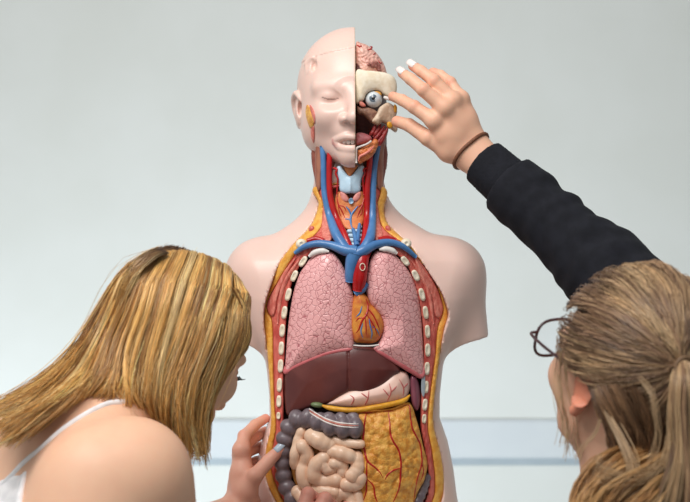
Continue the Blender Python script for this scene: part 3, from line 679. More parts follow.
# ---- opened half
MI = mat('head_interior', (92, 44, 38), .45, (70, 30, 28), 90, .5, 300)
f = Field((CUT - .004, -.02, zpx(172)), (CUT + .1, .25, zpx(34)), .0032)
f.ell(H(355.5, 92, .13), (.050, .098, .078), 0); f.cap(H(362, 105, .1), H(366, 150, .09), .028, .03, .03); f.cap(H(372, 120, .12), H(375, 165, .12), .022, .02, .02)
f.F = np.maximum(f.F, CUT + .0005 - f.ax[0][:, None, None]).astype(np.float32); part('head_interior', f.net(), MI)
flat = lambda y0: (lambda X, Z: y0 + 3.2 * (X - CUT) ** 2 * np.ones_like(Z))
def hslab(name, P, m, y0=.03, label=None, **kw):
    Q2 = np.array([H(px, py, y0) for px, py in P])[:, [0, 2]]; Q2 = cat(Q2, kw.pop('sm', 5), True)
    g = slab_geo(Q2, base=flat(y0), **kw); return part(name, g, m, label=label), g
gy = lambda X, Z, d: .0016 * np.sin(X * 520 + 3 * np.sin(Z * 300)) * np.cos(Z * 430 + 2.5 * np.sin(X * 260))
BR = [(355.8, 44), (361, 42.8), (367.5, 45), (375, 51), (382, 59.5), (386.5, 70), (385, 78), (356, 78)]
br, gb = hslab('brain', BR, mat('brain_pink', (226, 178, 164), .38, (214, 156, 142), 70, .3, 300), .05, thick=.004, back=.10, R=.006, dome=.016, L=.02, res=.0015, disp=gy, label='pale pink folded brain half'); bb = bvh_of(*gb)
for P, r in (([(357, 45), (360, 46.5), (362, 45.5)], .8), ([(367, 50), (370, 49.5), (372, 47.5), (370, 46)], .9), ([(373, 55), (376, 52.5)], .6), ([(378, 60), (380, 63), (383, 62)], .6)): drawn('brain_artery', bb, P, r, M_red, br, 6)
fo = Field(H(364, 72, .03) - [0, .02, 0], H(386, 55, .03) + [0, .04, 0], .0011); rn2 = np.random.default_rng(5)
for k in range(16):
    t = rn2.uniform(0, 1); x = 368 + 12 * t; y = 62 + 5.5 * t + rn2.uniform(-3, 3.2); p = hit(bb, x, y, .001, .04); fo.ell(p, rn2.uniform(.0022, .0040, 3), .0012)
part('brain_fold', fo.net(), mat('brain_cut_brown', (150, 92, 80), .4, (120, 62, 56), 240, .3, 400), br)
FB = [(356, 71.5), (366, 70.5), (376, 71), (387, 72.5), (394, 76), (397, 82), (397, 90), (393.5, 98), (389, 97), (384.5, 94.5), (380.5, 91.2), (375, 89.8), (369.5, 91.3), (366, 94.5), (363.5, 100), (360, 101.5), (356, 101)]
sk, gsk = hslab('skull_bone', FB, M_bone, .022, thick=.004, back=.03, R=.0035, dome=.005, L=.008, res=.0013, label='cream skull bone over the eye')
# eyeball in its socket, with iris and pupil
e = H(373.6, 99.3, .030); f = Field(e - .017, e + .017, .0011); f.ell(e, .0135, 0); eye = part('eyeball', f.net(), mat('eye_white', (216, 222, 226), .15, (204, 212, 218), 90, coat=.6), label='glossy grey-white glass eye with grey-blue iris')
def disc(name, c, r, dom, m, parent, nrm=(-.02, -1, .02)):
    nrm = np.array(nrm, float); nrm /= np.linalg.norm(nrm); u = np.cross(nrm, [0, 0, 1]); u /= np.linalg.norm(u); v = np.cross(u, nrm); Vv, Fc = [], []
    for j, (s_, d_) in enumerate(((1, 0), (.7, dom * .6), (.35, dom))):
        for k in range(20): a_ = 2 * math.pi * k / 20; Vv.append(np.array(c) + r * s_ * (math.cos(a_) * u + math.sin(a_) * v) + nrm * d_)
    Vv.append(np.array(c) + nrm * dom * 1.1)
    for j in range(2):
        for k in range(20): Fc.append((j * 20 + k, j * 20 + (k + 1) % 20, (j + 1) * 20 + (k + 1) % 20, (j + 1) * 20 + k))
    for k in range(20): Fc.append((40 + k, 40 + (k + 1) % 20, 60))
    return part(name, (np.array(Vv), Fc), m, parent)
disc('iris', e + [-.0008, -.0122, .0004], .0062, .0012, mat('iris_blue_grey', (112, 126, 140), .2, (70, 84, 98), 700, coat=.5), eye); disc('pupil', e + [-.0008, -.0135, .0004], .0028, .0006, mat('pupil_black', (18, 18, 22), .15, (14, 14, 18), 50, coat=.6), eye)
f = Field(e - .03, e + .03, .0012)
for P in ([(385, 97.5), (390, 99), (394, 97)],): f.path(cat([H(x, y, .018) for x, y in P], 4), [.0026] * 9, .001)
part('eye_muscle', f.net(), M_white)
hslab('eye_fat', [(374, 91.5), (379, 91), (382, 94), (380, 95.5), (377, 94)], M_om, .022, thick=.003, back=.012, R=.002, dome=.001, res=.0011)
hslab('eye_corner', [(359.5, 101), (363.5, 102.5), (366, 106), (362.5, 107), (359.5, 105)], M_pec, .022, thick=.003, back=.012, R=.002, dome=.001, res=.0011)
MX = [(379, 108), (383, 104.5), (388, 102), (394, 105), (397.5, 110), (396, 116), (394, 120.5), (397, 125), (398, 129), (396, 131), (391.5, 128), (388, 124), (382.5, 121.5), (379, 124.5), (375.5, 124), (372, 121), (376.5, 114)]
hslab('cheek_bone', MX, mat('bone_taupe', (214, 192, 168), .45, (176, 146, 122), 90, .4, 300), .016, thick=.004, back=.02, R=.003, dome=.004, L=.006, res=.0012, label='taupe cheekbone held between finger and thumb')
hslab('sinus_bone', [(357, 106), (362, 108), (368, 107.5), (374, 109.5), (378, 113), (375, 121), (371, 122), (367.5, 118), (363, 114.5), (358, 113)], mat('sinus_taupe', (150, 112, 92), .4, (112, 72, 60), 160, .5, 300), .022, thick=.003, back=.02, R=.003, dome=.004, L=.005, res=.0012)
for P in ([(394.5, 103.5), (397.3, 106), (397, 111.5), (394.6, 111)], [(387.5, 122), (391, 121.5), (393, 125.5), (390.5, 128.2), (387.5, 126)]): hslab('fat_pad', P, M_yel, .011, thick=.003, back=.012, R=.002, dome=.002, L=.003, res=.001)
for P in ([(385, 125), (381, 132), (376, 138), (371, 143.5)], [(381, 124), (377.5, 131), (373, 137)], [(388, 127), (384, 135), (378.5, 142), (374, 150)], [(376, 124), (373.5, 131), (369, 136)], [(384.5, 130), (383, 138), (379, 146)]):
    c = cat([H(x, y, .028) for x, y in P], 6); part('jaw_muscle', tube(c, taper(len(c), .0034), 8), mat('muscle_deep_red', (158, 44, 42), .36, (128, 28, 30), 200, .4, 500))
hslab('tongue', [(356, 134), (361, 132.5), (367, 134), (371.5, 137), (371, 141), (366, 143), (360, 144.5), (356, 144.5)], mat('tongue_pink', (206, 128, 132), .32, (192, 108, 114), 200, .3, 500), .026, thick=.003, back=.03, R=.004, dome=.006, L=.006, res=.0013, label='pink tongue')
c = cat([H(x, y, .014) for x, y in [(356.3, 163), (356.3, 155), (356.6, 148.5), (361, 146.3), (367, 144), (371.5, 140.8)]], 6); part('jaw_bone_edge', tube(c, .0017, 7), M_white)
hslab('jaw_section', [(358, 150), (364, 147), (370, 143.5), (375, 138.5), (378.5, 142.5), (375, 152), (369, 158.5), (364, 161), (359, 163.5), (357.8, 156)], M_thy, .020, thick=.003, back=.03, R=.003, dome=.003, L=.005, res=.0013, disp=gy)
c = cat([H(x, y, .012) for x, y in [(358.5, 161), (360, 156.5), (364.5, 154), (370, 150.5), (374, 146)]], 6); part('jaw_muscle', tube(c, taper(len(c), .0022), 7), M_pec)

# ================================================================== PEOPLE
def merge_q(parts):
    Vs, Qs, o = [], [], 0
    for V, Q in parts: Vs.append(V); Qs.append(np.asarray(Q) + o); o += len(V)
    return np.vstack(Vs), np.vstack(Qs)
def frame(fwd, up_hint=(0, 0, 1), roll=0.0):
    """columns: right, forward, up"""
    fw = np.array(fwd, float); fw /= np.linalg.norm(fw); r = np.cross(fw, up_hint); r /= np.linalg.norm(r); u = np.cross(r, fw)
    c, s = math.cos(roll), math.sin(roll); r, u = c * r + s * u, c * u - s * r
    return np.stack([r, fw, u], 1)
def look(a_deg, p_deg, left=False, roll=0.0):
    a, p = math.radians(a_deg), math.radians(p_deg); sx = -1 if left else 1
    return frame((sx * math.cos(a) * math.cos(p), math.sin(a) * math.cos(p), math.sin(p)), roll=math.radians(roll))
def head_local():
    f = Field((-.105, -.125, -.155), (.105, .135, .135), .0029)
    f.ell((0, -.015, .035), (.0745, .096, .085), 0); f.ell((0, .03, -.028), (.061, .062, .084), .03)
    for s in (-1, 1):
        f.cap((s * .046, .005, -.062), (s * .012, .074, -.098), .018, .015, .022)
        f.ell((s * .036, .062, -.026), (.026, .024, .024), .02)                     # cheek
        f.cap((s * .014, .090, .020), (s * .046, .074, .021), .007, .007, .014)     # brow
        f.ell((s * .032, .104, .003), (.0165, .018, .0115), .010, True)             # socket
        f.ell((s * .031, .0745, .002), (.0135, .0135, .0135), .003)                 # eyeball and lids
        f.cap((s * .020, .0865, .0035), (s * .043, .0805, .0035), .0026, .0022, .002)   # upper lid
        f.ell((s * .011, .1015, -.034), (.0085, .010, .0075), .005)                 # nostril wing
        f.ell((s * .006, .105, -.0405), (.0032, .006, .003), .002, True)
        # ear: shell, rim, hollow, lobe
        f.ell((s * .0775, -.008, -.004), (.006, .017, .029), .004)
        rim = cat([(s * .074, .004, .010), (s * .083, -.002, .026), (s * .088, -.016, .026), (s * .0885, -.025, .010), (s * .084, -.021, -.010), (s * .079, -.010, -.026), (s * .077, -.003, -.033)], 4)
        f.path(rim, np.interp(np.linspace(0, 1, len(rim)), [0, .5, .8, 1], [.003, .0035, .0042, .0065]), .0025)
        f.ell((s * .085, -.006, .0), (.005, .009, .012), .003, True)
    f.cap((0, .090, .012), (0, .110, -.028), .0075, .010, .010); f.ell((0, .112, -.031), (.0095, .010, .0085), .005)
    f.ell((0, .088, -.066), (.025, .014, .020), .015)
    f.path(cat([(-.024, .085, -.061), (-.010, .098, -.0575), (0, .099, -.0592), (.010, .098, -.0575), (.024, .085, -.061)], 4), [.0045] * 17, .003)
    f.path(cat([(-.022, .085, -.067), (0, .099, -.0705), (.022, .085, -.067)], 5), [.0055] * 11, .003)
    f.ell((0, .078, -.099), (.020, .018, .016), .012)
    f.cap((0, -.022, -.05), (0, -.045, -.16), .055, .052, .03)
    return f.net()
HEADV, HEADQ = head_local()
def place(V, C, R, sc=1.0): return C + sc * (V @ R.T)
def head_tint(skin, lip, ear):
    V = HEADV; T = np.tile(np.array(lin(skin)[:3]), (len(V), 1))
    d = np.minimum(np.abs(V[:, 2] + .0592), np.abs(V[:, 2] + .0700)); m = sstep(.0055, .0035, d) * (np.abs(V[:, 0]) < .024) * (V[:, 1] > .088)
    T = mixin(T, np.array(lin(lip)[:3]), m)
    e = sstep(.074, .079, np.abs(V[:, 0])) * (np.abs(V[:, 1] + .01) < .035) * (np.abs(V[:, 2]) < .045); T = mixin(T, np.array(lin(ear)[:3]), e * .8)
    return T
M_human = mat_attr('human_skin', .5, .12, .4, .15, 900, mottle=.06)

def hand(pts, dors, nail_mat, parent, wrist_r=(.029, .021), fore=None, fgrow=1.32, res=.0017, tip=.0076, skin=None, nails=('index', 'middle', 'ring', 'pinky', 'thumb')):
    """pts: finger name -> joints in world metres (4 each), 'wrist' -> point.  dors: the dorsal direction"""
    allp = np.vstack([np.vstack(v) if k != 'wrist' else v[None] for k, v in pts.items()] + ([fore[None]] if fore is not None else []))
    f = Field(allp.min(0) - .04, allp.max(0) + .04, res); wr = pts['wrist']; dors = np.array(dors, float); dors /= np.linalg.norm(dors)
    rad = {'index': (.0116, .0098, .0087), 'middle': (.0118, .0100, .0088), 'ring': (.0114, .0096, .0084), 'pinky': (.0102, .0084, .0074), 'thumb': (.0150, .0122, .0102)}
    mc = [pts[k][0] for k in ('index', 'middle', 'ring', 'pinky')]
    axis = np.mean(mc, 0) - wr; axis /= np.linalg.norm(axis); side = np.cross(axis, dors); side /= np.linalg.norm(side)
    if np.dot(mc[0] - mc[3], side) < 0: side = -side                              # towards the index finger
    for i, m in enumerate(mc):                                                    # palm rays
        b = wr + side * (.0115 - .0077 * i); f.cap(b, m - dors * .003, .0155, .0128, .012)
    f.cap((mc[0] + wr * .6) / 1.6, (mc[3] + wr * .6) / 1.6, .015, .014, .012)
    f.cap(wr + side * .008, pts['thumb'][0] * .6 + mc[0] * .4, .015, .013, .014)
    f.cap(wr + side * .006, pts['thumb'][0], .0165, .0165, .014); f.cap(pts['thumb'][0], (mc[0] + wr) / 2, .014, .013, .012)
    if fore is not None:
        d = fore - wr; L = np.linalg.norm(d); d = d / L
        for o_, r_ in ((.010, wrist_r[1]), (-.010, wrist_r[1])): f.cap(wr + side * o_ - d * .008, fore + side * o_ * (fgrow - .02), r_, r_ * fgrow, .012)
    for k in ('index', 'middle', 'ring', 'pinky', 'thumb'):
        P = pts[k]; r0, r1, r2 = rad[k]
        f.cap(P[0], P[1], r0, r1 * 1.03, .006); f.cap(P[1], P[2], r1, r2 * 1.02, .003); f.cap(P[2], P[3], r2, tip if k != 'thumb' else tip * 1.15, .003)
        f.ell(P[1] + dors * r1 * .18, r1 * .90, .004)
        if k != 'thumb': f.ell(P[0] + dors * .002, .0085, .012)
    V, Q = f.net()
    if skin is not None:
        T = np.tile(np.array(lin(skin)[:3]), (len(V), 1)); red = np.array(lin((222, 138, 118))[:3])
        for k in ('index', 'middle', 'ring', 'pinky', 'thumb'):
            P = pts[k]; T = mixin(T, red, .45 * sstep(.020, .006, np.linalg.norm(V - P[3], axis=1))); T = mixin(T, red, .30 * sstep(.011, .004, np.linalg.norm(V - P[1] - dors * .006, axis=1)))
    nl = []
    for k in nails:
        P = pts[k]; ax = P[3] - P[2]; ax /= np.linalg.norm(ax); dn = dors - ax * (dors @ ax); dn /= np.linalg.norm(dn)
        if k == 'thumb' and 'thumb_dors' in pts: pass
        sd = np.cross(ax, dn); rr = tip * (1.1 if k == 'thumb' else 1.0); Vv, Fc = [], []; nu, nv = 7, 7
        for i in range(nu):
            t = i / (nu - 1)
            for j in range(nv):
                s_ = (j / (nv - 1) - .5) * 2; wdt = (.80 if t < .75 else .80 - .7 * (t - .75) ** 1.2) * (1 if t > .12 else .82)
                ang = s_ * wdt * 1.0
                c = P[3] + ax * (-rr * .95 + t * rr * 2.15)
                Vv.append(c + dn * (math.cos(ang) * rr * 1.10 + .0004 - .0012 * (t - .5) ** 2) + sd * math.sin(ang) * rr * 1.06)
        for i in range(nu - 1):
            for j in range(nv - 1): Fc.append((i * nv + j, i * nv + j + 1, (i + 1) * nv + j + 1, (i + 1) * nv + j))
        Vv = np.array(Vv); n0 = len(Vv); Vv = np.vstack([Vv, Vv - dn * .0012])          # give the nail a thickness
        Fc += [tuple(n0 + q for q in reversed(fc)) for fc in Fc]
        edge_ = [(i * nv) for i in range(nu)] + [(nu - 1) * nv + j for j in range(1, nv)] + [i * nv + nv - 1 for i in range(nu - 2, -1, -1)] + [j for j in range(nv - 2, 0, -1)]
        for a_, b_ in zip(edge_, edge_[1:] + edge_[:1]): Fc.append((a_, b_, b_ + n0, a_ + n0))
        nl.append((Vv, Fc))
    return V, Q, (T if skin is not None else None), nl

# ---------------------------------------------------------------- hair machinery
def strands_mesh(P, rad, col, sides=3):
    """P (N,M,3) polylines, rad (N,M), col (N,M,3) -> three-sided tapering tubes"""
    N, M, _ = P.shape; T = np.gradient(P, axis=1); T /= np.linalg.norm(T, axis=2, keepdims=True) + 1e-9
    ref = RNG.normal(size=(N, 1, 3)) * .25 + np.array([0, -1.0, .3]); u = np.cross(T, ref); u /= np.linalg.norm(u, axis=2, keepdims=True) + 1e-9; v = np.cross(T, u)
    V = np.empty((N, M, sides, 3))
    for k in range(sides):
        a = 2 * math.pi * k / sides + .5; V[:, :, k] = P + rad[..., None] * (math.cos(a) * u + math.sin(a) * v)
    i = np.arange(N)[:, None, None] * M * sides; j = np.arange(M - 1)[None, :, None] * sides; k = np.arange(sides)[None, None, :]; k2 = (k + 1) % sides
    Q = np.stack(np.broadcast_arrays(i + j + k, i + j + k2, i + j + sides + k2, i + j + sides + k), -1).reshape(-1, 4)
    return V.reshape(-1, 3), Q, np.repeat(col.reshape(-1, 3), sides, axis=0)
def cat_eval(G, u):
    """Catmull-Rom along axis 0 of G at fractional positions u -> (len(u), ...)"""
    n = len(G); u = np.clip(u, 0, n - 1 - 1e-6); i = u.astype(int); t = (u - i).reshape((-1,) + (1,) * (G.ndim - 1))
    g = lambda k: G[np.clip(k, 0, n - 1)]
    p0, p1, p2, p3 = g(i - 1), g(i), g(i + 1), g(i + 2)
    return .5 * (2 * p1 + (p2 - p0) * t + (2 * p0 - 5 * p1 + 4 * p2 - p3) * t ** 2 + (3 * p1 - p0 - 3 * p2 + p3) * t ** 3)
def sheet(G, N, M=16, clumps=60, depth=.02, inward=None, spread=.5, wav=.003, wfreq=2.0, frizz=.0012, ends=.12, urange=None, seed=1, squeeze=.55, tight=1.0):
    """strands interpolated across an ordered list of guide curves (K,m,3); depth: how far layers lie inwards"""
    rg = np.random.default_rng(seed); K, m, _ = G.shape; u0, u1 = urange or (0, K - 1)
    cu = np.sort(rg.uniform(u0, u1, clumps)); cid = rg.integers(0, clumps, N); du = rg.normal(0, spread, N) * (u1 - u0) / clumps
    t = np.linspace(0, 1, M)
    base = np.stack([cat_eval(G[k], t * (m - 1)) for k in range(K)])                   # (K,M,3)
    pull = 1 - squeeze * np.sin(np.pi * np.clip(t * .9 + .1, 0, 1)) ** .8
    uu = np.clip(cu[cid][:, None] + du[:, None] * pull[None], u0, u1)                  # (N,M)
    out = np.empty((N, M, 3))
    for j in range(M): out[:, j] = cat_eval(base[:, j], uu[:, j])
    lay = rg.uniform(0, 1, N) * .35 + rg.uniform(0, 1, clumps)[cid] * .65
    inw = inward if inward is not None else np.array([0, 1.0, 0])
    if callable(inw): D = inw(out)
    else: D = np.broadcast_to(inw, out.shape)
    out = out + D * (lay[:, None] * depth * np.minimum(1, .25 + t * 2.2)[None])[..., None]
    ph = rg.uniform(0, 6.28, (clumps, 3)); am = rg.uniform(.3, 1, (clumps, 1))
    wv = np.sin(t[None, :, None] * 6.28 * wfreq * (0.7 + .6 * am[cid][:, :, None]) + ph[cid][:, None, :]) * (wav * am[cid])[:, :, None] * (t ** 1.2)[None, :, None]
    ph2 = rg.uniform(0, 6.28, (N, 3)); fr = np.sin(t[None, :, None] * 9 + ph2[:, None, :]) * frizz * (.2 + t[None, :, None]) + rg.normal(0, frizz * .6, (N, 1, 3))
    out = out + wv + fr
    cut = 1 - rg.uniform(0, ends, N)                                                    # uneven ends
    tt = t[None] * cut[:, None]; idx = tt * (M - 1); i0 = np.minimum(idx.astype(int), M - 2); w_ = (idx - i0)[..., None]
    rows = np.arange(N)[:, None]; out = out[rows, i0] * (1 - w_) + out[rows, i0 + 1] * w_
    return out, cid, lay, t
def hair_colour(pal, cid, N, M, t, seed=0, root=None, rootlen=.12, jit=.10):
    rg = np.random.default_rng(seed); pal = np.array([lin(c)[:3] for c in pal]); nc = cid.max() + 1
    cc = pal[rg.integers(0, len(pal), nc)]; c = cc[cid] * .6 + pal[rg.integers(0, len(pal), N)] * .4
    c = c * (1 + rg.normal(0, jit, (N, 1))); c = np.clip(np.repeat(c[:, None], M, 1), .004, 1)
    if root is not None:
        w_ = np.clip(1 - t / rootlen, 0, 1)[None, :, None]; c = c * (1 - w_) + np.array(lin(root)[:3]) * w_
    return c
def mat_hair(name):
    m = mat_attr(name, .36, 0, .5); return m
M_hair = mat_hair('hair_strands')

# ---------------------------------------------------------------- the person on the left, bending towards the model
SK1 = (232, 184, 154); HC = W(180, 344, -.28); HR = look(52, -34)
def tuck_ears(V, zlim):
    V = V.copy(); m = (np.abs(V[:, 0]) > .073) & (V[:, 2] > zlim) & (np.abs(V[:, 1] + .01) < .04)
    V[m, 0] = np.sign(V[m, 0]) * (.073 + (np.abs(V[m, 0]) - .073) * .2); return V
hv = place(tuck_ears(HEADV, -.06), HC, HR, 1.0)
Nk = W(88, 428, -.38); RS = W(138, 468, -.47); LS = np.array([-.455, -.285, .985])
f = Field((-.78, -.82, .47), (.03, .02, 1.16), .0052)
f.cap(Nk + [0, 0, -.02], HC + HR @ np.array([0, -.03, -.07]), .058, .052, .03)
f.cap(Nk + [-.01, -.01, -.035], RS + [-.015, .008, .004], .052, .053, .045); f.cap(Nk + [-.01, -.01, -.035], LS, .052, .050, .045)
f.cap(RS + [-.03, -.005, -.04], (-.46, -.66, .58), .075, .10, .05); f.cap(LS + [.01, -.03, -.05], (-.60, -.52, .58), .075, .10, .05)
f.cap(Nk + [-.02, -.02, -.09], (-.53, -.60, .56), .085, .11, .06); f.cap((-.30, -.42, .90), (-.47, -.55, .66), .085, .09, .05)
f.ell(RS + [-.055, -.035, -.03], (.06, .05, .07), .05)                                # shoulder blade
RE = np.array([-.185, -.345, .735]); RW = np.array([-.098, -.135, .800])
LE = np.array([-.36, -.14, .792]); LW = W(239, 509, .015)
f.ell(RS + [.004, -.004, -.012], (.055, .055, .060), .03)
f.cap(RS + [.002, 0, -.01], RE, .054, .038, .03); f.cap(RE, RW, .038, .026, .015)
f.cap(LS, LE, .050, .037, .03); f.cap(LE, LW + (LE - LW) * .15, .037, .026, .015)
bV, bQ = f.net()
def Wp(*a): return [W(*q) for q in a]
lh = {'wrist': LW, 'thumb': Wp((246, 492, .000), (255, 476, -.008), (268.5, 461, .006), (280.5, 449, .010)),
      'index': Wp((241, 450, .020), (244.5, 436, .040), (255, 425, .066), (265.5, 418.5, .085)), 'middle': Wp((241, 455, .034), (246, 443, .062), (257, 436, .086), (265, 431, .105)),
      'ring': Wp((241, 462, .046), (247, 452, .076), (257, 448, .100), (264, 445, .118)), 'pinky': Wp((240, 470, .054), (247, 464, .084), (256, 461, .105), (262, 459, .12))}
lV, lQ, lT, lN = hand(lh, (-.55, -.80, .25), None, None, fore=LW + (LE - LW) * .35, skin=(226, 168, 146), nails=('thumb',))
rh = {'wrist': RW, 'thumb': Wp((318, 534, -.11), (328, 520, -.09), (338, 512, -.075), (346, 507, -.060)), 'index': Wp((301, 514, -.10), (308, 494, -.085), (317, 499, -.060), (320, 508, -.045)), 'middle': Wp((313, 520, -.105), (325, 499, -.085), (333, 506, -.060), (335, 515, -.045)),
      'ring': Wp((325, 528, -.105), (339, 511, -.085), (347, 517, -.060), (349, 525, -.045)), 'pinky': Wp((335, 536, -.105), (349, 524, -.085), (356, 529, -.062), (357, 536, -.05))}
rV, rQ, rT, rN = hand(rh, (-.25, -.55, .8), None, None, fore=RW + (RE - RW) * .35, skin=(214, 150, 132), nails=('index', 'middle'))
parts = [(hv, HEADQ), (bV, bQ), (lV, lQ), (rV, rQ)]; V, Q = merge_q(parts)
T = np.vstack([head_tint(SK1, (196, 112, 104), (224, 150, 128)), np.tile(np.array(lin(SK1)[:3]), (len(bV), 1)), lT, rT])
P1 = empty('person', (-.53, -.60, .50), 'person with long loose blonde hair in white strappy top holding the model', 'person')
body1 = mesh('body', V, Q, M_human, P1, True, T)
M_nail1 = mat('nail_pale_blue', (184, 200, 216), .15, (178, 194, 210), 60, coat=.6)
for g in lN + rN: mesh('fingernail', g[0], g[1], M_nail1, P1)
bv1 = bvh_of(bV, bQ)
# eyelashes of the visible eye
Ml = mat('lash_black', (24, 18, 16), .5, (30, 22, 20), 50); ll = []
for k in range(9):
    x = .022 + k * .0026; p = np.array([x, .0895 - .25 * (x - .03), .0015]); c = cat([p, p + [.002, .006, -.0012], p + [.004, .0105, .002]], 4); ll.append(tube(place(c, HC, HR), taper(len(c), .0006, 1, .2), 4))
V_, F_ = merge(ll); mesh('eyelashes', V_, F_, Ml, P1)
# white strap over the shoulder, and the top it belongs to
M_cam = mat('camisole_cotton', (240, 238, 240), .7, (232, 230, 233), 80, .3, 900)
P = cat(np.array([(134, 404), (126, 402.5), (112, 403), (98, 408), (80, 418), (60, 432), (40, 450), (24, 463), (14, 474), (2, 486), (-14, 505)], float), 4)
c = np.array([hit(bv1, x, y, .0012, -.5) for x, y in P]); c[1:-1] = (c[:-2] + c[1:-1] * 2 + c[2:]) / 4
cam_top = mesh('strap', *tube(c, .0040, 8, .45), M_cam, P1, label='thin white shoulder strap')
f = Field((-.78, -.82, .46), (-.2, -.2, 1.0), .0052); o_ = .005
f.cap(RS + [-.03, -.005, -.04], (-.46, -.66, .58), .075 + o_, .10 + o_, .05); f.cap(LS + [.01, -.03, -.05], (-.60, -.52, .58), .075 + o_, .10 + o_, .05)
f.cap(Nk + [-.02, -.02, -.09], (-.53, -.60, .56), .085 + o_, .11 + o_, .06); f.cap((-.30, -.42, .90), (-.47, -.55, .66), .085 + o_, .09 + o_, .05); f.ell(RS + [-.055, -.035, -.03], np.array((.06, .05, .07)) + o_, .05)
X = f.ax[0][:, None, None]; Y = f.ax[1][None, :, None]; Z = f.ax[2][None, None, :]
ea = W(17, 476, -.52); eb = W(30, 560, -.52)                                          # armhole edge, then the hem across the back
pl = np.maximum((X - ea[0]) * .96 + (Z - ea[2]) * .22 + (Y + .52) * -.15, (Z - ea[2]) + .45 * (ea[0] - X))
f.F = (f.F + .0011 * np.sin((X * .8 + Y * .5 + Z * .25) * 420)).astype(np.float32)
f.F = np.maximum(f.F, pl).astype(np.float32); mesh('camisole', *f.net(), M_cam, P1, label='white camisole with thin straps')
def jeans(name, hips, knees, ankles, m, parent, lo, hi):
    f = Field(lo, hi, .010); hL, hR = hips; f.cap(hL, hR, .105, .105, .03)
    for h_, k_, a_ in zip(hips, knees, ankles): f.cap(h_, k_, .088, .062, .03); f.cap(k_, a_, .060, .045, .02)
    f.F = np.maximum(f.F, .06 - f.ax[2][None, None, :]).astype(np.float32); return mesh(name, *f.net(), m, parent)
def shoe(at, d, m, parent):
    d = np.array(d, float); d /= np.linalg.norm(d); f = Field(np.array(at) - [.2, .2, .0], np.array(at) + [.2, .2, .13], .005); at = np.array(at, float)
    f.cap(at + [0, 0, .045], at + d * .15 + [0, 0, .036], .042, .040, .02); f.cap(at + [0, 0, .05], at + [0, 0, .10], .042, .045, .02)
    f.F = np.maximum(f.F, .004 - f.ax[2][None, None, :]).astype(np.float32); mesh('shoe', *f.net(), m, parent)
def stool(at, top, label):
    t = empty('stool', (at[0], at[1], 0), label, 'stool'); at = np.array([at[0], at[1], 0.0])
    f = Field(at + [-.2, -.2, top - .06], at + [.2, .2, top + .02], .005); r_, X, Y, Z = f.sl(f.lo, f.lo + f.h * f.n, 0)
    q1 = np.sqrt((X - at[0]) ** 2 + (Y - at[1]) ** 2) - .165; q2 = np.abs(Z - (top - .02)) - .012; f.F = (np.hypot(np.maximum(q1, 0), np.maximum(q2, 0)) + np.minimum(np.maximum(q1, q2), 0) - .006).astype(np.float32)
    mesh('seat', *f.net(), M_seat, t)
    for k in range(4):
        a = math.pi / 4 + k * math.pi / 2; e_ = np.array([math.cos(a), math.sin(a), 0])
        mesh('leg', *tube(np.array([at + e_ * .12 + [0, 0, top - .035], at + e_ * .2 + [0, 0, 0.001]]), .012, 8), M_steel, t)
    a = np.linspace(0, 2 * math.pi, 33); mesh('foot_ring', *tube(np.stack([at[0] + .175 * np.cos(a), at[1] + .175 * np.sin(a), np.full(33, .2)], 1), .008, 8), M_steel, t)
M_den = mat('denim', (70, 84, 112), .8, (58, 72, 100), 200, .3, 900); M_shoe = mat('shoe_canvas', (220, 216, 210), .7, (208, 204, 198), 80)
jeans('trousers', [(-.60, -.53, .56), (-.47, -.66, .56)], [(-.34, -.20, .53), (-.16, -.34, .53)], [(-.34, -.22, .10), (-.16, -.36, .10)], M_den, P1, (-.75, -.82, .02), (-.05, -.08, .72))
shoe((-.34, -.22, 0), (.7, .7, 0), M_shoe, P1); shoe((-.16, -.36, 0), (.7, .7, 0), M_shoe, P1)
stool((-.535, -.60), .45, 'stool under the person in the white strappy top')

# hair: a fan of guides from the parting, the left ones sweeping over the back, the right ones hanging by the face
HEL_C = HC + HR @ np.array([0, -.012, .030]); HEL_R = np.array([.090, .112, .104])
def ell_hit(px, py, C=None, R=None, rad=None, lift=1.0):
    C = HEL_C if C is None else C; R = HR if R is None else R; rad = HEL_R if rad is None else rad
    o = np.array([0, CAM_Y, CAM_Z]); d = W(px, py, 0) - o; d /= np.linalg.norm(d)
    oo = (R.T @ (o - C)) / (rad * lift); dd = (R.T @ d) / (rad * lift); A_ = dd @ dd; B_ = oo @ dd; C_ = oo @ oo - 1; D_ = B_ * B_ - A_ * C_
    t = (-B_ - math.sqrt(D_)) / A_ if D_ > 0 else -B_ / A_
    return o + d * t
def guide(P):
    out = []
    for q in P:
        if len(q) == 3: out.append(W(*q))
        else: out.append(ell_hit(*q))
    return np.array(out)
GD = [[(160, 249), (124, 262), (98, 304), (70, 352, -.36), (28, 390, -.42), (-18, 408, -.44)],
      [(161, 251), (121, 278), (97, 328), (70, 374, -.40), (28, 408, -.47), (-18, 430, -.50)],
      [(166, 253), (124, 296), (99, 345), (80, 382, -.43), (42, 409, -.50), (-4, 450, -.53)],
      [(172, 254), (137, 300), (115, 345), (96, 384, -.435), (82, 402, -.40), (74, 420, -.36)],
      [(178, 255), (152, 304), (131, 350), (118, 388, -.430), (117, 408, -.39), (118, 430, -.36)],
      [(184, 256), (170, 304), (150, 350), (141, 388, -.430), (145, 412, -.395), (151, 440, -.36)],
      [(190, 257), (189, 304), (172, 350), (160, 392, -.420), (164, 424, -.385), (171, 452, -.37)],
      [(195, 259), (209, 303), (199, 350), (178, 394, -.415), (182, 432, -.40), (190, 458, -.39)],
      [(199, 261), (225, 302), (221, 346), (200, 388, -.385), (194, 426, -.38), (200, 463, -.375)],
      [(203, 264), (238, 300), (238, 338), (217, 380, -.345), (203, 422, -.35), (206, 464, -.35)],
      [(206, 267), (243, 300), (246, 332), (231, 362, -.315), (214, 396, -.32), (203, 430, -.33)]]
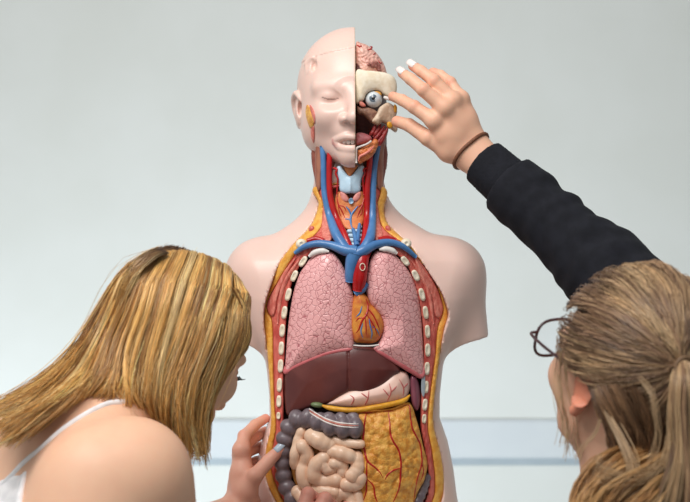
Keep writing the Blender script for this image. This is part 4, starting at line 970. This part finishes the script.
G = np.stack([guide(g) for g in GD])
for k_, a_ in enumerate(np.radians(np.linspace(-52, 30, len(G)))):                     # roots on the parting along the top of the skull
    G[k_, 0] = HEL_C + HR @ (np.array([-.16, math.sin(a_) * .987, math.cos(a_) * .987]) * np.array([.0845, .1045, .0960]) * 1.03)
def ell_push(P, lay, C, R, rad, amount, soft=.0):
    """keep strands outside the skull, outer layers further out"""
    L = (P - C) @ R; q = L / rad; n = np.linalg.norm(q, axis=2, keepdims=True); want = 1 + amount * (1 - lay)[:, None, None] * np.clip(.05 + np.linspace(0, 1, P.shape[1]) * 4.5, 0, 1)[None, :, None]
    s_ = np.where(n < want, want / np.maximum(n, .05), 1.0); return C + (L * s_) @ R.T
SKR = np.array([.0845, .1045, .0960]); NKA, NKB = HC + HR @ np.array([0, -.03, -.05]), Nk + [0, 0, -.02]
def inw1(P):
    d = HEL_C + np.array([0, .08, -.05]) - P; return d / (np.linalg.norm(d, axis=2, keepdims=True) + 1e-9)
N1 = 7400; S1, cid, lay, tt = sheet(G, N1, 11, 95, .034, inward=inw1, spread=.55, wav=.0095, wfreq=1.25, frizz=.0020, seed=11, squeeze=.6)
def smooth_strands(P, it):
    for _ in range(it): P[:, 1:-1] = (P[:, :-2] + 2 * P[:, 1:-1] + P[:, 2:]) / 4
    return P
def neck_push(P, lay):
    dq = NKB - NKA; tq = np.clip(((P - NKA) @ dq) / (dq @ dq), -.3, .6); pq = NKA + tq[..., None] * dq; vq = P - pq; nq = np.linalg.norm(vq, axis=2, keepdims=True); rq = .060 + .016 * (1 - lay)[:, None, None]
    fade = np.clip((P[..., 2:3] - 1.020) / .04, 0, 1)                                  # only above the shoulder line
    return P + (pq + vq / nq * np.maximum(nq, rq) - P) * fade
for _ in range(3): S1 = smooth_strands(neck_push(ell_push(S1, lay, HEL_C, HR, SKR, .13), lay), 1)
S1 = ell_push(S1, lay, HEL_C, HR, SKR, .10)
PAL1 = [(232, 182, 106), (244, 204, 132), (208, 152, 82), (252, 224, 166), (138, 92, 50), (226, 172, 98), (172, 120, 66)]
C1 = hair_colour(PAL1, cid, N1, 11, tt, 3, (104, 78, 62), .13, jit=.20)
rd = np.full((N1, 11), .0005) * np.interp(tt, [0, .75, 1], [1, 1, .35])[None]
# short fringe by the temple
GF = np.stack([guide(g) for g in ([(232, 288), (240, 304), (245, 322), (246, 338), (238, 352), (229, 359)], [(238, 290), (245, 306), (249, 322), (250, 336), (246, 348), (240, 356)])])
S2, c2, l2, t2 = sheet(GF, 500, 11, 10, .012, spread=.5, wav=.001, frizz=.0008, seed=4); C2_ = hair_colour(PAL1, c2, 500, 11, t2, 5)
S2 = ell_push(S2, l2, HEL_C, HR, SKR, .10)
# far side and crown: the same fan mirrored across the head, so that it is covered all round
GL = (G - HC) @ HR; GM = GL * np.array([-1, 1, 1]); GM = GM @ HR.T + HC; GM[:, 0] = G[:, 0]
S3, c3, l3, t3 = sheet(GM, 1400, 11, 60, .02, inward=inw1, spread=.6, wav=.004, seed=6, urange=(3, 10)); S3 = S3[:, :10]; S3 = np.concatenate([S3, S3[:, -1:] + [0, 0, -.0005]], 1)
S3 = ell_push(S3, l3, HEL_C, HR, SKR, .10); C3_ = hair_colour(PAL1, c3, 1400, 11, t3, 7, (104, 78, 62), .13)
# loose top layer that crosses the locks, and a few flyaways
S4, c4, l4, t4_ = sheet(G, 700, 11, 70, .004, inward=inw1, spread=2.2, wav=.011, wfreq=1.0, frizz=.003, seed=17, squeeze=.3); S4 = smooth_strands(ell_push(S4, l4 * 0, HEL_C, HR, SKR, .15), 2); C4_ = hair_colour(PAL1, c4, 700, 11, t4_, 8, (104, 78, 62), .13, jit=.2)
S5, c5, l5, t5_ = sheet(G, 40, 11, 40, .0, spread=1.0, wav=.012, wfreq=1.0, frizz=.006, seed=19, squeeze=0); S5 = HEL_C + (S5 - HEL_C) * (1 + .07 * np.sin(np.pi * t5_)[None, :, None]); C5_ = hair_colour(PAL1, c5, 40, 11, t5_, 8)
GP = np.stack([np.array([ell_hit(x, y, lift=1.0) for x, y in g]) for g in ([(160, 250), (146, 257), (134, 268), (124, 283), (114, 302), (106, 322)], [(168, 253), (155, 262), (144, 272), (134, 286), (124, 304), (116, 324)])])
S6, c6, l6, t6_ = sheet(GP, 420, 11, 14, .0, spread=1.2, wav=.002, frizz=.0012, seed=23, squeeze=.2, ends=.45); S6 = HEL_C + (S6 - HEL_C) * (1 + .05 * np.clip(t6_ * 5, 0, 1) * np.clip((1 - t6_) * 2.5, 0, 1))[None, :, None]; C6_ = hair_colour(PAL1, c6, 420, 11, t6_, 8, (84, 62, 50), .85)
SS = np.concatenate([S1, S2, S3, S4, S5, S6]); CC = np.concatenate([C1, C2_, C3_, C4_, C5_, C6_]); RR = np.concatenate([rd, np.full((500, 11), .0005), np.full((1400, 11), .0008), np.full((700, 11), .00042), np.full((40, 11), .0002), np.full((420, 11), .0004)])
V, Q, T = strands_mesh(SS, RR, CC); mesh('hair', V, Q, M_hair, P1, True, T, label='long loose blonde hair with darker roots')
# under-layer following the skull
f = Field((-.1, -.135, -.13), (.1, .12, .14), .0035); f.ell((0, -.014, .034), (.0775, .099, .0885), 0); pass
r_, X, Y, Z = f.sl(f.lo, f.lo + f.h * f.n, 0); f.F = np.maximum(f.F, (Y - .045) * .8 + (.02 - Z) * .45).astype(np.float32)
V, Q = f.net(); mesh('hair_underlayer', place(V, HC, HR), Q, mat('hair_base_brown', (178, 132, 80), .6, (150, 106, 60), 300, .5, 600), P1)

# ---------------------------------------------------------------- the person on the right, reaching up to the model's face
SK2 = (226, 176, 148); KC = W(630, 375, -.50); KR = look(66, 20, True, 0); KS = 1.06
kl = tuck_ears(HEADV, -.020); kl[:, 1] -= .013 * sstep(.070, .076, np.abs(kl[:, 0])) * (np.abs(kl[:, 2]) < .05) * (np.abs(kl[:, 1] + .01) < .04); kv = place(kl, KC, KR, KS)
kn = KC + np.array([.045, -.03, -.165]); rs = np.array([.50, -.30, 1.085]); ls = kn + np.array([-.135, -.075, -.055])
re = W(602, 267, -.14); rw = W(474, 153.5, -.030)
f = Field((.10, -.80, .50), (.62, -.15, 1.14), .006)
f.cap(KC + KR @ np.array([0, -.03, -.06]), kn + [0, 0, -.03], .056, .058, .03); f.cap(kn + [0, 0, -.05], rs, .055, .05, .04); f.cap(kn + [0, 0, -.05], ls, .055, .05, .04)
f.cap(kn + [.02, 0, -.10], (.46, -.62, .56), .10, .11, .05)
nV, nQ = f.net()
hp = {'wrist': rw, 'thumb': Wp((449, 151, -.034), (428, 138, -.034), (409, 125, -.012), (397, 121.5, .004)),
      'index': Wp((434, 120.5, -.052), (414, 107, -.042), (402, 100, -.016), (393, 96.5, .006)), 'middle': Wp((444.5, 108, -.056), (423.5, 90, -.056), (410.5, 79, -.042), (402.5, 73.2, -.026)),
      'ring': Wp((453, 100.5, -.048), (434, 81, -.046), (421, 71, -.036), (413.2, 66, -.024)), 'pinky': Wp((461, 99, -.034), (450.5, 82.5, -.022), (441, 75, -.010), (433, 72.5, 0))}
hV, hQ, hT, hN = hand(hp, (-.12, -.93, .35), None, None, wrist_r=(.03, .0200), fore=rw + (re - rw) * .22, fgrow=1.06, skin=(232, 180, 152), nails=('middle', 'ring'), tip=.0078)
V, Q = merge_q([(kv, HEADQ), (nV, nQ), (hV, hQ)]); T = np.vstack([head_tint(SK2, (190, 104, 98), (224, 136, 108)), np.tile(np.array(lin(SK2)[:3]), (len(nV), 1)), hT])
P2 = empty('person', (.46, -.62, .50), 'person with tied-back light brown hair in a black sweatshirt, one arm raised', 'person')
mesh('body', V, Q, M_human, P2, True, T)
M_nail2 = mat('nail_white', (240, 230, 226), .15, (234, 222, 218), 60, coat=.6)
for g in hN: mesh('fingernail', g[0], g[1], M_nail2, P2)

# black sweatshirt: ribbed cuff, wrinkled sleeve, body
M_swt = mat('sweatshirt_black', (22, 23, 30), .85, (28, 29, 37), 60, .5, 900, spec=.25)
ax = (re - rw) / np.linalg.norm(re - rw); cs = rw + ax * .018; ce = rw + ax * .078
f = Field((.20, -.80, .52), (.66, .03, 1.46), .0052)
f.cap(ce, re + [0, 0, 0], .0455, .058, .015); f.cap(re, rs, .060, .074, .03)
f.cap(ce + ax * .012, ce + ax * .03, .0485, .050, .01)
f.cap(rs, kn + [.0, 0, -.06], .074, .068, .04); f.cap(kn + [0, 0, -.06], ls + [0, 0, -.01], .066, .066, .04); f.cap(rs + [0, 0, -.03], (.55, -.52, .60), .08, .11, .05); f.cap(ls + [.02, 0, -.03], (.38, -.70, .60), .08, .11, .05); f.cap(kn + [.02, 0, -.10], (.46, -.62, .58), .11, .125, .05)
f.cap(ls, ls + [-.06, .10, -.24], .064, .052, .03)
r_, X, Y, Z = f.sl(f.lo, f.lo + f.h * f.n, 0)
tt_ = (X - rw[0]) * ax[0] + (Y - rw[1]) * ax[1] + (Z - rw[2]) * ax[2]
fold = .0030 * np.sin(tt_ * 38 + 22 * (X - Z) + 1.8 * np.sin(Z * 42 + Y * 30)) * (.5 + .5 * np.sin(X * 31 + Z * 17)) * np.clip((tt_ - .08) / .05, 0, 1) * np.clip((.42 - tt_) / .1, 0, 1) + .0012 * np.sin(tt_ * 90 - 70 * Y + X * 60 + 2 * np.sin(Z * 55)) * np.clip((tt_ - .08) / .05, 0, 1)
f.F = np.maximum(f.F + fold, .075 - tt_).astype(np.float32)
f.cap(kn + [-.01, 0, -.02], KC + KR @ np.array([0, -.03, -.06]), .062, .056, 0, True)
mesh('sweatshirt', *f.net(), M_swt, P2, label='black cotton sweatshirt with one sleeve raised')
f = Field(np.minimum(cs, ce) - .06, np.maximum(cs, ce) + .06, .0018); f.cap(cs - ax * .05, ce + ax * .06, .0350, .0425, 0)
r_, X, Y, Z = f.sl(f.lo, f.lo + f.h * f.n, 0); tt_ = (X - rw[0]) * ax[0] + (Y - rw[1]) * ax[1] + (Z - rw[2]) * ax[2]
s1 = np.cross(ax, [0, 0, 1]); s1 /= np.linalg.norm(s1); s2 = np.cross(ax, s1); ang = np.arctan2((X - rw[0]) * s1[0] + (Y - rw[1]) * s1[1] + (Z - rw[2]) * s1[2], (X - rw[0]) * s2[0] + (Y - rw[1]) * s2[1] + (Z - rw[2]) * s2[2])
f.F = np.maximum(np.maximum(f.F + .0006 * np.sin(ang * 70), .022 - tt_), tt_ - .080).astype(np.float32)
f.cap(cs - ax * .05, cs + ax * .02, .0305, .0305, .0, True); mesh('cuff', *f.net(), M_swt, P2, label='ribbed black cuff')
# brown hair tie worn on the wrist
a = np.linspace(0, 2 * math.pi, 41); rc = rw - ax * .005 + (np.array([0, 0, 0]))
Mtie = mat('hair_tie_brown', (122, 74, 48), .6, (100, 58, 36), 300, .4, 900)
ringp = np.array([rc + s1 * .0295 * math.cos(t) + s2 * .0245 * math.sin(t) for t in a]); side_ = np.cross(ax, [0, 1, 0]); side_ /= np.linalg.norm(side_); dpt = np.cross(side_, ax)
bhd = bvh_of(hV, hQ); ringp = []
for t in a:
    dr = side_ * math.cos(t) + dpt * math.sin(t); lc, _, _, ds = bhd.ray_cast(Vector(rc + dr * .09), Vector(-dr)); ringp.append(np.array(lc) + dr * .0012 if lc is not None else rc + dr * .03)
ringp = np.array(ringp); ringp[1:-1] = (ringp[:-2] + ringp[1:-1] + ringp[2:]) / 3; ringp[0] = ringp[-1] = (ringp[1] + ringp[-2]) / 2
mesh('hair_tie', *tube(ringp, .0029, 8), Mtie, None, base=ringp.mean(0), label='brown elastic hair tie around the raised wrist', cat='hair tie')

# glasses
def K(x, y, z): return place(np.array([[x, y, z]]), KC, KR, KS)[0]
M_frame = mat('glasses_plum', (66, 30, 38), .3, (52, 22, 30), 80, coat=.4)
mg, nt, b_ = nodes_of('lens_glass'); b_.inputs['Transmission Weight'].default_value = 1; b_.inputs['Roughness'].default_value = 0.0; b_.inputs['IOR'].default_value = 1.1; b_.inputs['Base Color'].default_value = (.97, .98, 1, 1)
gl_ = empty('glasses', K(0, .118, -.002), 'dark plum framed glasses worn by the person with tied-back hair', 'glasses')
for s in (-1, 1):
    rimp = []
    for t in np.linspace(0, 2 * math.pi, 33):
        c_, s_ = math.cos(t), math.sin(t); k = (abs(c_) ** 3 + abs(s_) ** 3) ** (-1 / 3); x = s * .034 + .027 * c_ * k; z = -.001 + .0235 * s_ * k
        rimp.append(K(x, .116 - .12 * abs(x) ** 1.0 * .8 , z))
    mesh('rim', *tube(np.array(rimp), .0019, 8), M_frame, gl_)
    lens = np.array(rimp[:-1]); cen = lens.mean(0); n = len(lens); fw = KR[:, 1]
    Vv = np.vstack([lens + fw * .0007, lens - fw * .0007]); Fc = [tuple(range(n)), tuple(reversed(range(n, 2 * n)))] + [(i, (i + 1) % n, n + (i + 1) % n, n + i) for i in range(n)]
    mesh('lens', Vv, Fc, mg, gl_, smooth=False)
    mesh('temple', *tube(cat([K(s * .062, .110, .008), K(s * .0725, .104, .008), K(s * .078, .06, .009), K(s * .080, .0, .012), K(s * .079, -.006, .010)], 5), .0019, 8), M_frame, gl_)
mesh('bridge', *tube(cat([K(-.008, .114, .004), K(0, .117, .007), K(.008, .114, .004)], 4), .0018, 8), M_frame, gl_)

# hair swept back to a tie
KEC = KC + KS * (KR @ np.array([0, -.012, .030])); KER = np.array([.0835, .104, .0955]) * KS
TIE = ell_hit(684, 367, KEC, KR, KER, 1.10)
rg = np.random.default_rng(21); N = 6600; M = 11; tt = np.linspace(0, 1, M)
nc = 130; croot = []
while len(croot) < nc + 20000:
    d = rg.normal(size=3); d /= np.linalg.norm(d); L = d * KER / KS
    y, z = L[1], L[2]
    if y > .072 and z < .062: continue
    if y - .30 * z > .072: continue
    if z < -.062 and y > -.03: continue
    if y > -.03 and z < -.020 - .0 * y and abs(L[0]) > .03: continue
    if z < -.085: continue
    croot.append(d)
croot = np.array(croot); cc_ = croot[:nc]; pool = croot[nc:]
near = np.argmin(((pool[:, None] - cc_[None]) ** 2).sum(2), 1); sel = np.arange(N); root = pool[sel]; cid = near[sel]
TD = (KR.T @ (TIE - KEC)) / KER; TDn = TD / np.linalg.norm(TD)
cp = cc_[cid]; w_ = np.clip(tt * 1.3, 0, 1)[None, :, None] * .72
start = root[:, None] * (1 - w_) + cp[:, None] * w_
dirs = start * (1 - tt[None, :, None] ** 1.15) + TDn * tt[None, :, None] ** 1.15
# lower strands sag before rising to the tie
sag = np.sin(np.pi * tt)[None, :] * np.clip(-root[:, 2:3] + .2, 0, 1) * .16; dirs[:, :, 2] -= sag
dirs /= np.linalg.norm(dirs, axis=2, keepdims=True)
lay = rg.uniform(0, 1, N) * .5 + rg.uniform(0, 1, nc)[cid] * .5
lift = 1.0 + .115 * (1 - lay)[:, None] * np.sin(np.pi * np.clip(tt * .85 + .13, 0, 1))[None] ** .7 + .012 * np.sin(tt * 9 + rg.uniform(0, 6, (nc, 1))[cid])
Pk = KEC + (dirs * KER * lift[..., None]) @ KR.T + rg.normal(0, .0010, (N, 1, 3)) + .0016 * np.sin(tt[None, :, None] * 8 + rg.uniform(0, 6, (N, 1, 3)))
PAL2 = [(172, 138, 106), (196, 162, 122), (136, 104, 80), (218, 186, 144), (154, 122, 98), (92, 68, 52)]
Ck = hair_colour(PAL2, cid, N, M, tt, 9, (128, 98, 74), .15, jit=.2); Rk = np.full((N, M), .0005)
# tail falling from the tie, loose hair over the shoulder, escaping strands
def KG(P): return np.array([W(*q) for q in P])
ty = TIE[1]
GT = np.stack([KG(g) for g in ([(678, 364, ty), (676, 380, ty - .022), (674, 410, ty - .02), (676, 445, ty - .02), (668, 478, ty - .03), (650, 520, ty - .03)], [(684, 362, ty - .01), (686, 382, ty - .035), (687, 412, ty - .04), (690, 446, ty - .04), (692, 480, ty - .045), (690, 520, ty - .045)], [(690, 364, ty - .01), (698, 384, ty - .030), (704, 412, ty - .03), (708, 446, ty - .03), (712, 480, ty - .03), (712, 520, ty - .03)])])
St, ct, lt, t3 = sheet(GT, 1300, M, 26, .035, spread=.6, wav=.005, wfreq=1.2, seed=31); Ct = hair_colour(PAL2, ct, 1300, M, t3, 12)
GSH = np.stack([KG(g) for g in ([(668, 424, -.56), (640, 436, -.585), (606, 448, -.605), (586, 466, -.615), (578, 488, -.625), (572, 520, -.63)], [(676, 430, -.57), (650, 444, -.60), (616, 458, -.63), (594, 478, -.64), (584, 500, -.65), (580, 530, -.65)], [(684, 434, -.58), (664, 452, -.62), (632, 470, -.65), (606, 488, -.66), (596, 508, -.66), (592, 535, -.66)],
                              [(692, 438, -.59), (676, 458, -.63), (650, 476, -.66), (626, 494, -.67), (612, 512, -.67), (606, 540, -.67)], [(700, 440, -.59), (688, 462, -.63), (670, 482, -.66), (650, 498, -.67), (636, 516, -.67), (628, 545, -.67)], [(712, 440, -.59), (706, 464, -.63), (692, 486, -.66), (676, 502, -.67), (664, 520, -.67), (655, 545, -.67)])])
PAL3 = [(186, 138, 88), (204, 156, 100), (160, 116, 74), (172, 126, 80), (220, 178, 124), (132, 94, 60)]
Ss, cs_, ls_, t4 = sheet(GSH, 2500, M, 70, .05, inward=np.array([.1, .8, -.5]), spread=1.1, wav=.009, wfreq=1.1, frizz=.0026, seed=33, squeeze=.4); Cs = hair_colour(PAL3, cs_, 2500, M, t4, 14, jit=.2)
LO = [[(596, 388), (606, 412, -.60), (620, 440, -.625), (631, 466, -.645), (631, 488, -.65), (622, 508, -.65)], [(640, 378, -.625), (652, 392, -.645), (656, 410, -.65), (659, 430, -.645), (657, 448, -.64), (652, 462, -.645)],
      [(668, 440, -.62), (664, 462, -.65), (640, 478, -.66), (612, 476, -.655), (600, 470, -.65), (606, 464, -.65)], [(562, 350), (560, 376), (562, 398, -.53), (566, 420, -.52), (568, 436, -.52), (566, 452, -.52)], [(566, 362), (566, 384), (572, 405, -.53), (576, 425, -.52), (574, 440, -.52), (577, 455, -.52)], [(560, 340), (555, 370), (556, 395, -.52), (561, 415, -.51), (563, 430, -.51), (560, 445, -.51)], [(600, 420, -.6), (596, 432, -.60), (590, 440, -.60), (584, 446, -.6), (580, 454, -.6), (578, 462, -.6)]]
# short hair lying on the nape, its shade painted in as darker browns
GN = np.stack([KG(g) for g in ([(590, 386, -.575), (596, 400, -.590), (603, 416, -.598), (610, 434, -.600), (616, 452, -.60), (620, 470, -.60)], [(606, 384, -.60), (614, 400, -.612), (622, 416, -.615), (630, 432, -.615), (636, 448, -.61), (640, 465, -.61)], [(630, 384, -.62), (638, 400, -.625), (644, 416, -.625), (650, 432, -.62), (654, 448, -.615), (656, 462, -.615)], [(660, 384, -.62), (664, 400, -.62), (668, 416, -.615), (670, 432, -.61), (672, 448, -.60), (672, 462, -.60)])])
Sn, cn, ln_, tn = sheet(GN, 900, M, 30, .012, spread=.8, wav=.004, frizz=.0022, seed=37, ends=.4); Cn = hair_colour([(132, 98, 70), (112, 82, 58), (150, 114, 82), (92, 66, 48)], cn, 900, M, tn, 15, jit=.2)
lo_s, lo_c, lo_r = [], [], []
for q, n_, wd in zip(LO, (22, 9, 18, 9, 9, 8, 6), (.009, .008, .009, .006, .007, .007, .006)):
    g = np.array([W(*p) if len(p) == 3 else ell_hit(p[0], p[1], KEC, KR, KER, 1.09) for p in q]); c = cat_eval(g, tt * 5)
    off = rg.normal(0, wd * .5, (n_, 1, 3)) * (.4 + .8 * tt)[None, :, None] + rg.normal(0, .0006, (n_, M, 3)).cumsum(1) * .6
    lo_s.append(c[None] + off); lo_c.append(hair_colour(PAL2, np.zeros(n_, int), n_, M, tt, 40)); lo_r.append(np.full((n_, M), .0005 if n_ > 20 else .00035))
SS = np.concatenate([Pk, St, Ss, Sn] + lo_s); CC = np.concatenate([Ck, Ct, Cs, Cn] + lo_c); RR = np.concatenate([Rk, np.full((1300, M), .0006), np.full((2500, M), .00064), np.full((900, M), .00046)] + lo_r)
V, Q, T = strands_mesh(SS, RR, CC); mesh('hair', V, Q, M_hair, P2, True, T, label='light brown hair gathered at the back with loose strands')
f = Field((-.1, -.135, -.1), (.1, .12, .14), .0035); f.ell((0, -.014, .034), (.0775, .099, .0885), 0)
r_, X, Y, Z = f.sl(f.lo, f.lo + f.h * f.n, 0); f.F = np.maximum(np.maximum(f.F, (Y - .045) * .8 + (.02 - Z) * .45), (-.045 - Z)).astype(np.float32)
V, Q = f.net(); mesh('hair_underlayer', place(V, KC, KR, KS), Q, mat('hair_base_dark', (92, 68, 50), .6, (78, 56, 42), 300, .5, 600), P2)
# elastic at the back of the head
tz = (TIE - KEC) / np.linalg.norm(TIE - KEC); u_ = np.cross(tz, [0, 0, 1]); u_ /= np.linalg.norm(u_); v_ = np.cross(tz, u_)
mesh('hair_elastic', *tube(np.array([TIE + tz * .004 + u_ * .011 * math.cos(t) + v_ * .011 * math.sin(t) for t in a]), .0025, 8), mat('elastic_tan', (120, 92, 66), .6, (104, 78, 54), 200), P2)
jeans('trousers', [(.53, -.50, .56), (.40, -.70, .56)], [(.30, -.22, .53), (.16, -.46, .53)], [(.30, -.24, .10), (.16, -.48, .10)], mat('dark_trousers', (40, 42, 52), .8, (34, 36, 46), 200, .3, 900), P2, (.05, -.85, .02), (.68, -.1, .72))
shoe((.30, -.24, 0), (-.7, .7, 0), M_shoe, P2); shoe((.16, -.48, 0), (-.7, .7, 0), M_shoe, P2)
stool((.465, -.60), .45, 'stool under the person in the black sweatshirt')
